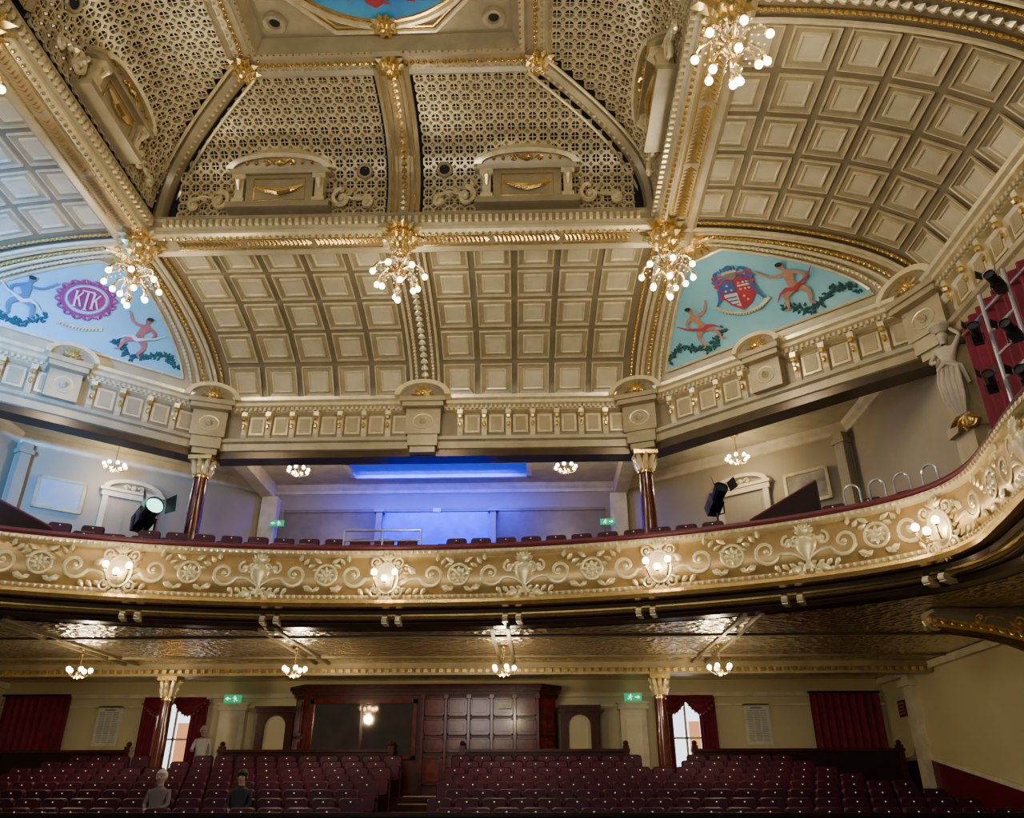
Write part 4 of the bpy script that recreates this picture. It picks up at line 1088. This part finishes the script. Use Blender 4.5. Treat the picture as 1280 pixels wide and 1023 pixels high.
# ------------------------------------------------------------------ balcony furniture
t = thing('guard_rail', 'pale tubular guard rail behind the middle of the balcony front', 'rail', (-.3, 15.85, BF[0]))
mb = MB(); mb.tube([(-1.15,15.85,BF[0]),(-1.15,15.85,5.02),(.45,15.85,5.02),(.45,15.85,BF[0])], .03, 8); obj('top_rail', mb, CHROME, t)
mb = MB(); mb.tube([(-1.15,15.85,4.8),(.45,15.85,4.8)], .02, 6); obj('mid_rail', mb, CHROME, t)
mb = MB(); mb.tube([(-.35,15.85,BF[0]),(-.35,15.85,5.02)], .02, 6); obj('post', mb, CHROME, t)
for sg, side in ((-1,'left'), (1,'right')):
    t = thing('wedge_partition', 'black sloping partition on the %s side of the balcony' % side, 'partition', (sg*7.75, 15.2, BF[0]))
    T = frame((sg*7.75, 15.1, 0), -sg*R(34), 1)
    P = [(-.7,BF[0]),(.7,BF[0]),(.7,5.55),(-.7,5.0)] if sg > 0 else [(-.7,BF[0]),(.7,BF[0]),(.7,5.0),(-.7,5.55)]
    mb = MB(T); mb.poly(P, -.04, .04); obj('panel', mb, DARKW, t)
    mb = MB(T); mb.tube([(P[3][0],0,P[3][1]+.03),(P[2][0],0,P[2][1]+.03)], .035, 6); obj('top_rail', mb, RAILV, t)
    for j, s0 in enumerate((8.7, 9.1, 9.5, 9.9, 11.1, 11.9)):
        q = fmap(sg*s0, BF[0], -.42)
        t = thing('hoop_rail', 'curved brass hoop rail, %s along the %s end of the balcony' % (ORD[j], side), 'rail', q, frot(sg*s0), 'brass hoops at the balcony ends')
        mb = MB(); mb.tube([(-.14,0,0),(-.14,0,1.15)]+[(.14*-cos(pi*k/8),0,1.15+.14*sin(pi*k/8)) for k in range(1,8)]+[(.14,0,1.15),(.14,0,0)], .02, 6); obj('hoop', mb, CHROME, t, True, local=True)
def spotlight(loc, rz, label, lens, h=1.3, tilt=-.25, stand=True, S=1.0):
    t = thing('spotlight', label, 'spotlight', loc, rz)
    def T(v):
        v = v*S; y = v.y*cos(tilt)-v.z*sin(tilt); z = v.y*sin(tilt)+v.z*cos(tilt); return V((v.x, y, z+h))
    mb = MB(T); mb.box(-.13,.13,-.1,.32,-.13,.13)
    N = 14; vs = []
    for y, r in ((-.42,.15),(-.1,.13)):
        vs += [(r*cos(2*pi*k/N), y, r*sin(2*pi*k/N)) for k in range(N)]
    mb.add(vs, [(k,(k+1)%N,N+(k+1)%N,N+k) for k in range(N)]); obj('housing', mb, BLACK, t, local=True)
    mb = MB(T); mb.add([(0,-.38,0)]+[(.135*cos(2*pi*k/N),-.38,.135*sin(2*pi*k/N)) for k in range(N)], [(0,1+k,1+(k+1)%N) for k in range(N)]); obj('lens', mb, lens, t, local=True)
    for e in (-1, 1):
        mb = MB(T); mb.add([(e*.16,-.42,-.14),(e*.16,-.42,.14),(e*.26,-.6,.16),(e*.26,-.6,-.16)], [(0,1,2,3)]); obj('barn_door', mb, BLACK, t, local=True)
    mb = MB(lambda v: V((v.x*S, v.y*S, v.z*S+h))); mb.tube([(-.17,0,0),(-.17,0,-.25),(0,0,-.3),(.17,0,-.25),(.17,0,0)], .018, 6); obj('yoke', mb, BLACK, t, local=True)
    if stand:
        mb = MB(); mb.tube([(0,0,.35),(0,0,h-.28)], .022, 8); obj('stand_pole', mb, BLACK, t, local=True)
        for k in range(3):
            A = k*2*pi/3; mb = MB(); mb.tube([(0,0,.4),(.3*cos(A),.3*sin(A),0)], .015, 6); obj('leg', mb, BLACK, t, local=True)
    return t
spotlight((-6.5,17.9,BF[3]), .75, 'black spotlight with glowing pale green lens on the left balcony', LENS, 1.12, S=1.45)
spotlight((7.1,17.9,BF[3]), .2, 'unlit black spotlight on a stand on the right balcony', DLENS, 1.35, tilt=-.5, S=1.1)
lt = thing('lighting_ladder', 'white tubular lighting ladder in front of the red drape', 'lighting stand', (9.95, 10.4, 3.9))
for y in (10.05, 10.75):
    mb = MB(); mb.tube([(9.95,y,3.85),(9.95,y,7.2)], .035, 8); obj('upright', mb, CHROME, lt)
for z in (4.5,4.9,5.3,5.7,6.1,6.5,6.9):
    mb = MB(); mb.tube([(9.95,10.05,z),(9.95,10.75,z)], .025, 6); obj('rung', mb, CHROME, lt)
for i, (z, y) in enumerate(((5.3,9.98),(5.65,10.8),(6.05,9.98),(6.5,10.8),(6.9,9.98))):
    spotlight((9.75, y, z), -.9+.3*(i % 2), '%s spotlight from the bottom clamped to the white ladder' % ['lowest','second','third','fourth','topmost'][i], DLENS, 0, tilt=-.3, stand=False, S=.55)
t = thing('box_drape', 'tall red drape hanging behind the white lighting ladder', 'curtain', (11.0, 11, 5))
mb = MB(lambda v: V((11.0-.08+v.y, v.x, v.z))); drape(mb, 7.0, 12.95, 3.9, 8.0, 0, .06, 22); obj('drape', mb, REDD, t, True)
mb = MB(); mb.tube([(10.85,7,7.75),(10.85,12.9,7.75)], .03, 8); obj('curtain_pole', mb, BRASS, t)
mb = MB(); mb.box(10.8,11.1,13.3,13.95,4.0,8.0); mb.box(10.7,11.1,13.25,14.0,6.1,6.3); obj('box_pier', mb, TAN, wu)
# scroll console under the side box
t = thing('scroll_console', 'large gilt scroll bracket below the side box at the lower right', 'bracket', (11.6, 14.4, 2.2))
TC = lambda v: V((12.24-v.x, 14.4-v.z, v.y))
low = [(0,1.35),(.12,1.7),(.35,2.0),(.7,2.25),(1.1,2.42),(1.6,2.55),(2.1,2.62),(2.5,2.68)]
mb = MB(TC)
for (xa, za), (xb, zb) in zip(low, low[1:]):
    mb.add([(xa,za,-.25),(xb,zb,-.25),(xb,2.97,-.25),(xa,2.97,-.25),(xa,za,.25),(xb,zb,.25),(xb,2.97,.25),(xa,2.97,.25)], [(0,1,2,3),(7,6,5,4),(0,4,5,1),(3,2,6,7)])
mb.add([(2.5,2.68,-.25),(2.5,2.97,-.25),(2.5,2.97,.25),(2.5,2.68,.25)], [(0,1,2,3)])
obj('body', mb, KHAKI, t)
mb = MB(TC); mb.tube([(x, z, .26) for x, z in low], .05, 6); mb.tube([(x, z+.12, .26) for x, z in low], .025, 6)
mb.tube([(x, z, .0) for x, z in low], .06, 6)
spiral(mb, .45, 2.55, .22, 1.6, 1, pi, .045, .27); spiral(mb, 1.1, 2.72, .15, 1.5, -1, 0, .035, .27, tail=(.6,2.5)); spiral(mb, 1.75, 2.8, .1, 1.4, 1, pi, .03, .27, tail=(1.2,2.7)); spiral(mb, 2.5, 2.78, .17, 1.5, -1, 0, .05, .2)
for k in range(14): leaf(mb, .3+.15*k, 2.3+.03*k, .2, .05, R(70-4*k), .27, .05)
obj('scrolls', mb, GOLD, t)

# ------------------------------------------------------------------ figures
def skin_body(name, J, E, parent, mats, pick):
    me = bpy.data.meshes.new('tmp'); me.from_pydata([j[:3] for j in J], E, [])
    o = bpy.data.objects.new('tmp', me); COL.objects.link(o)
    m = o.modifiers.new('Skin', 'SKIN'); m.use_smooth_shade = True
    for i, j in enumerate(J):
        sv = me.skin_vertices[0].data[i]; sv.radius = (j[3], j[4] if len(j) > 4 else j[3]); sv.use_root = (i == 0)
    s = o.modifiers.new('Sub', 'SUBSURF'); s.levels = 2; s.render_levels = 2
    bpy.context.view_layer.update()
    dg = bpy.context.evaluated_depsgraph_get(); ev = o.evaluated_get(dg)
    nm = bpy.data.meshes.new_from_object(ev); bpy.data.objects.remove(o)
    nm.name = name
    nm.materials.clear()
    for q in mats: nm.materials.append(q)
    for p in nm.polygons: p.material_index = pick(p.center); p.use_smooth = True
    b = bpy.data.objects.new(name, nm); COL.objects.link(b); b.parent = parent
    return b
def head_parts(t, c, hair):
    mb = MB(); mb.sph((c[0], c[1]+.018, c[2]+.025), .108, 12, 8, (1, 1.05, 1.15))
    mb.v = [(x, y if not (y < c[1]-.05 and z < c[2]+.07) else c[1]-.04, z) for x, y, z in mb.v]
    obj('hair', mb, hair, t, True, local=True)
    for e in (-1, 1):
        mb = MB(); mb.sph((c[0]+e*.035, c[1]-.098, c[2]+.01), .012, 6, 4); obj('eye', mb, HAIRD, t, local=True)
        mb = MB(); mb.sph((c[0]+e*.1, c[1], c[2]-.005), .025, 6, 4, (.4,.7,1)); obj('ear', mb, SKIN, t, local=True)
    mb = MB(); mb.tube([(c[0]-.025, c[1]-.098, c[2]-.055), (c[0]+.025, c[1]-.098, c[2]-.055)], .005, 4); obj('mouth', mb, MRED, t, local=True)
    mb = MB(); mb.tube([(c[0], c[1]-.095, c[2]+.01), (c[0], c[1]-.122, c[2]-.02), (c[0], c[1]-.1, c[2]-.03)], [.008,.014,.008], 5); obj('nose', mb, SKIN, t, local=True)
def fingers(t, p, d=(0,0,-1), m=SKIN):
    d = V(d); mb = MB(); p = V(p)
    for k, L in enumerate((.065,.078,.083,.077,.06)):
        x = (k-2)*.018
        side = V((x, 0, 0)) if abs(d.x) < .8 else V((0, 0, x))
        a = p+side + (V((0,-.02,.03)) if k == 0 else V((0,0,0)))
        mb.tube([a, a+d*L*.6, a+d*L+V((0,-.012,0))], [.009,.008,.006], 5)
    obj('hand_fingers', mb, m, t, True, local=True)
def standing(loc, rz, label):
    t = thing('person', label, 'person', loc, rz)
    J = [(0,0,.88,.15,.11),(0,0,1.05,.135,.1),(0,0,1.28,.165,.11),(0,0,1.4,.08),(0,-.01,1.46,.05),(0,-.01,1.55,.085,.095),(0,-.01,1.62,.085,.095),
         (.17,0,1.35,.055),(.23,.0,1.1,.043),(.21,-.12,.9,.032),(-.17,0,1.35,.055),(-.24,-.02,1.12,.043),(-.17,-.22,1.1,.032),
         (.09,0,.8,.09),(.1,0,.47,.06),(.1,.02,.1,.04),(.11,-.12,.035,.035),(-.09,0,.8,.09),(-.1,-.02,.47,.06),(-.1,.02,.1,.04),(-.11,-.12,.035,.035)]
    E = [(0,1),(1,2),(2,3),(3,4),(4,5),(5,6),(2,7),(7,8),(8,9),(2,10),(10,11),(11,12),(0,13),(13,14),(14,15),(15,16),(0,17),(17,18),(18,19),(19,20)]
    def pick(c):
        if c.z > 1.43: return 0
        if c.z > .82: return 0 if (abs(c.x) > .16 and c.z < 1.0) else 1
        return 2 if c.z > .08 else 3
    skin_body('body', J, E, t, [SKIN, WHITEC, GREYC, DARKC], pick)
    head_parts(t, (0,-.01,1.585), HAIRW); fingers(t, (.21,-.14,.87)); fingers(t, (-.16,-.26,1.1), (0,-1,0))
def seated(loc, rz, label, hair, top, legs):
    t = thing('person', label, 'person', loc, rz)
    J = [(0,-.08,.56,.15,.13),(0,-.07,.75,.14,.11),(0,-.05,.98,.165,.11),(0,-.06,1.09,.08),(0,-.07,1.15,.05),(0,-.09,1.24,.085,.095),(0,-.09,1.31,.085,.095),
         (.18,-.06,1.04,.055),(.22,-.12,.8,.043),(.1,-.32,.7,.032),(-.18,-.06,1.04,.055),(-.22,-.12,.8,.043),(-.1,-.32,.7,.032),
         (.09,-.2,.55,.085),(.1,-.48,.52,.06),(.1,-.46,.1,.042),(.1,-.58,.04,.035),(-.09,-.2,.55,.085),(-.1,-.48,.52,.06),(-.1,-.46,.1,.042),(-.1,-.58,.04,.035)]
    E = [(0,1),(1,2),(2,3),(3,4),(4,5),(5,6),(2,7),(7,8),(8,9),(2,10),(10,11),(11,12),(0,13),(13,14),(14,15),(15,16),(0,17),(17,18),(18,19),(19,20)]
    def pick(c):
        if c.z > 1.13: return 0
        if c.z > .62: return 0 if c.y < -.29 else 1
        return 2 if c.z > .08 else 3
    skin_body('body', J, E, t, [SKIN, top, legs, DARKC], pick)
    head_parts(t, (0,-.09,1.275), hair); fingers(t, (.08,-.36,.69), (0,-.9,-.3)); fingers(t, (-.08,-.36,.69), (0,-.9,-.3))
standing((-5.85, 21.95, 0), .2, 'person with pale hair and white top standing behind the stalls near the left column')
ps = people_seats
if ps[(2,-8)]: seated(ps[(2,-8)], 0, 'pale-haired person in grey sitting in the left stalls', HAIRW, GREYC, DARKC)
if ps[(2,-5)]: seated(ps[(2,-5)], 0, 'dark-haired person in dark clothes sitting in the left stalls', HAIRD, DARKC, DARKC)
t = thing('caryatid_statue', 'pale plaster figure of a draped woman holding up the entablature beside the red drape', 'statue', (10.72, 13.35, 6.3), -.9)
J = [(0,0,.95,.17,.13),(0,0,1.12,.12,.1),(0,0,1.34,.17,.12),(0,0,1.47,.07),(0,0,1.53,.05),(0,-.02,1.62,.085,.095),(0,-.02,1.7,.08,.09),
     (.18,0,1.42,.055),(.32,0,1.62,.042),(.16,0,1.82,.035),(-.18,0,1.42,.055),(-.3,-.08,1.2,.042),(-.12,-.2,1.12,.035),
     (0,0,.7,.2,.16),(.02,0,.35,.17,.14),(0,.04,.0,.08,.08)]
E = [(0,1),(1,2),(2,3),(3,4),(4,5),(5,6),(2,7),(7,8),(8,9),(2,10),(10,11),(11,12),(0,13),(13,14),(14,15)]
STAT = mat('statue_plaster', (.52, .45, .33), .5)
skin_body('body', J, E, t, [STAT], lambda c: 0)
mb = MB()
for k in range(9): x = -.18+.045*k; mb.tube([(x,-.12+.02*(k%2),1.0),(x*1.1,-.2,.7),(x,-.17,.35),(x*.5,-.08,.02)], [.02,.03,.025,.01], 5)
mb.tube([(-.2,-.1,1.0),(0,-.17,1.08),(.22,-.08,.95),(.26,0,.6)], [.03,.05,.05,.03], 6); obj('drapery', mb, STAT, t, True, local=True)
mb = MB(); mb.sph((0,.02,1.7), .11, 10, 7); obj('hair', mb, STAT, t, True, local=True)
mb = MB(); mb.lathe([(.1,1.78),(.16,1.86),(.2,1.9),(.2,1.95)], n=12); obj('basket', mb, STAT, t, True, local=True)
mb = MB(XZ(lambda v: v)); spiral(mb, .12, -.12, .16, 1.3, 1, pi/2, .045, 0)
for k in range(5): leaf(mb, 0, .02, .34, .08, R(-150+30*k), .0, .08)
obj('scroll_base', mb, GOLD, t, True, local=True)
fingers(t, (.14,0,1.84), (-.6,0,.5), STAT); fingers(t, (-.1,-.22,1.12), (.8,-.2,0), STAT)

# ------------------------------------------------------------------ lights
w = bpy.data.worlds.new('world'); bpy.context.scene.world = w; w.use_nodes = True
w.node_tree.nodes['Background'].inputs[0].default_value = (.8, .82, .88, 1); w.node_tree.nodes['Background'].inputs[1].default_value = .10
def area(name, loc, target, e, size, col):
    l = bpy.data.lights.new(name, 'AREA'); l.energy = e; l.color = col; l.size = size
    o = bpy.data.objects.new(name, l); COL.objects.link(o); o.location = loc
    o.rotation_euler = (V(target)-V(loc)).to_track_quat('-Z', 'Y').to_euler(); return o
area('stage_side_fill', (0, -1, 4.0), (0, 10, 14), 680, 3, (1, .94, .82))  # added fill lamp brightening the hall from the stage side
def spot(name, loc, target, e, size, col):
    l = bpy.data.lights.new(name, 'SPOT'); l.energy = e; l.color = col; l.spot_size = R(size); l.spot_blend = 1; l.shadow_soft_size = .2
    o = bpy.data.objects.new(name, l); COL.objects.link(o); o.location = loc; o.rotation_euler = (V(target)-V(loc)).to_track_quat('-Z','Y').to_euler()
spot('blue_haze_fill', (-6.5, 2.5, 4.5), (-11.6, 13.0, 9.2), 42000, 60, (.08, .31, 1))  # added blue lamp standing in for the bluish haze at left
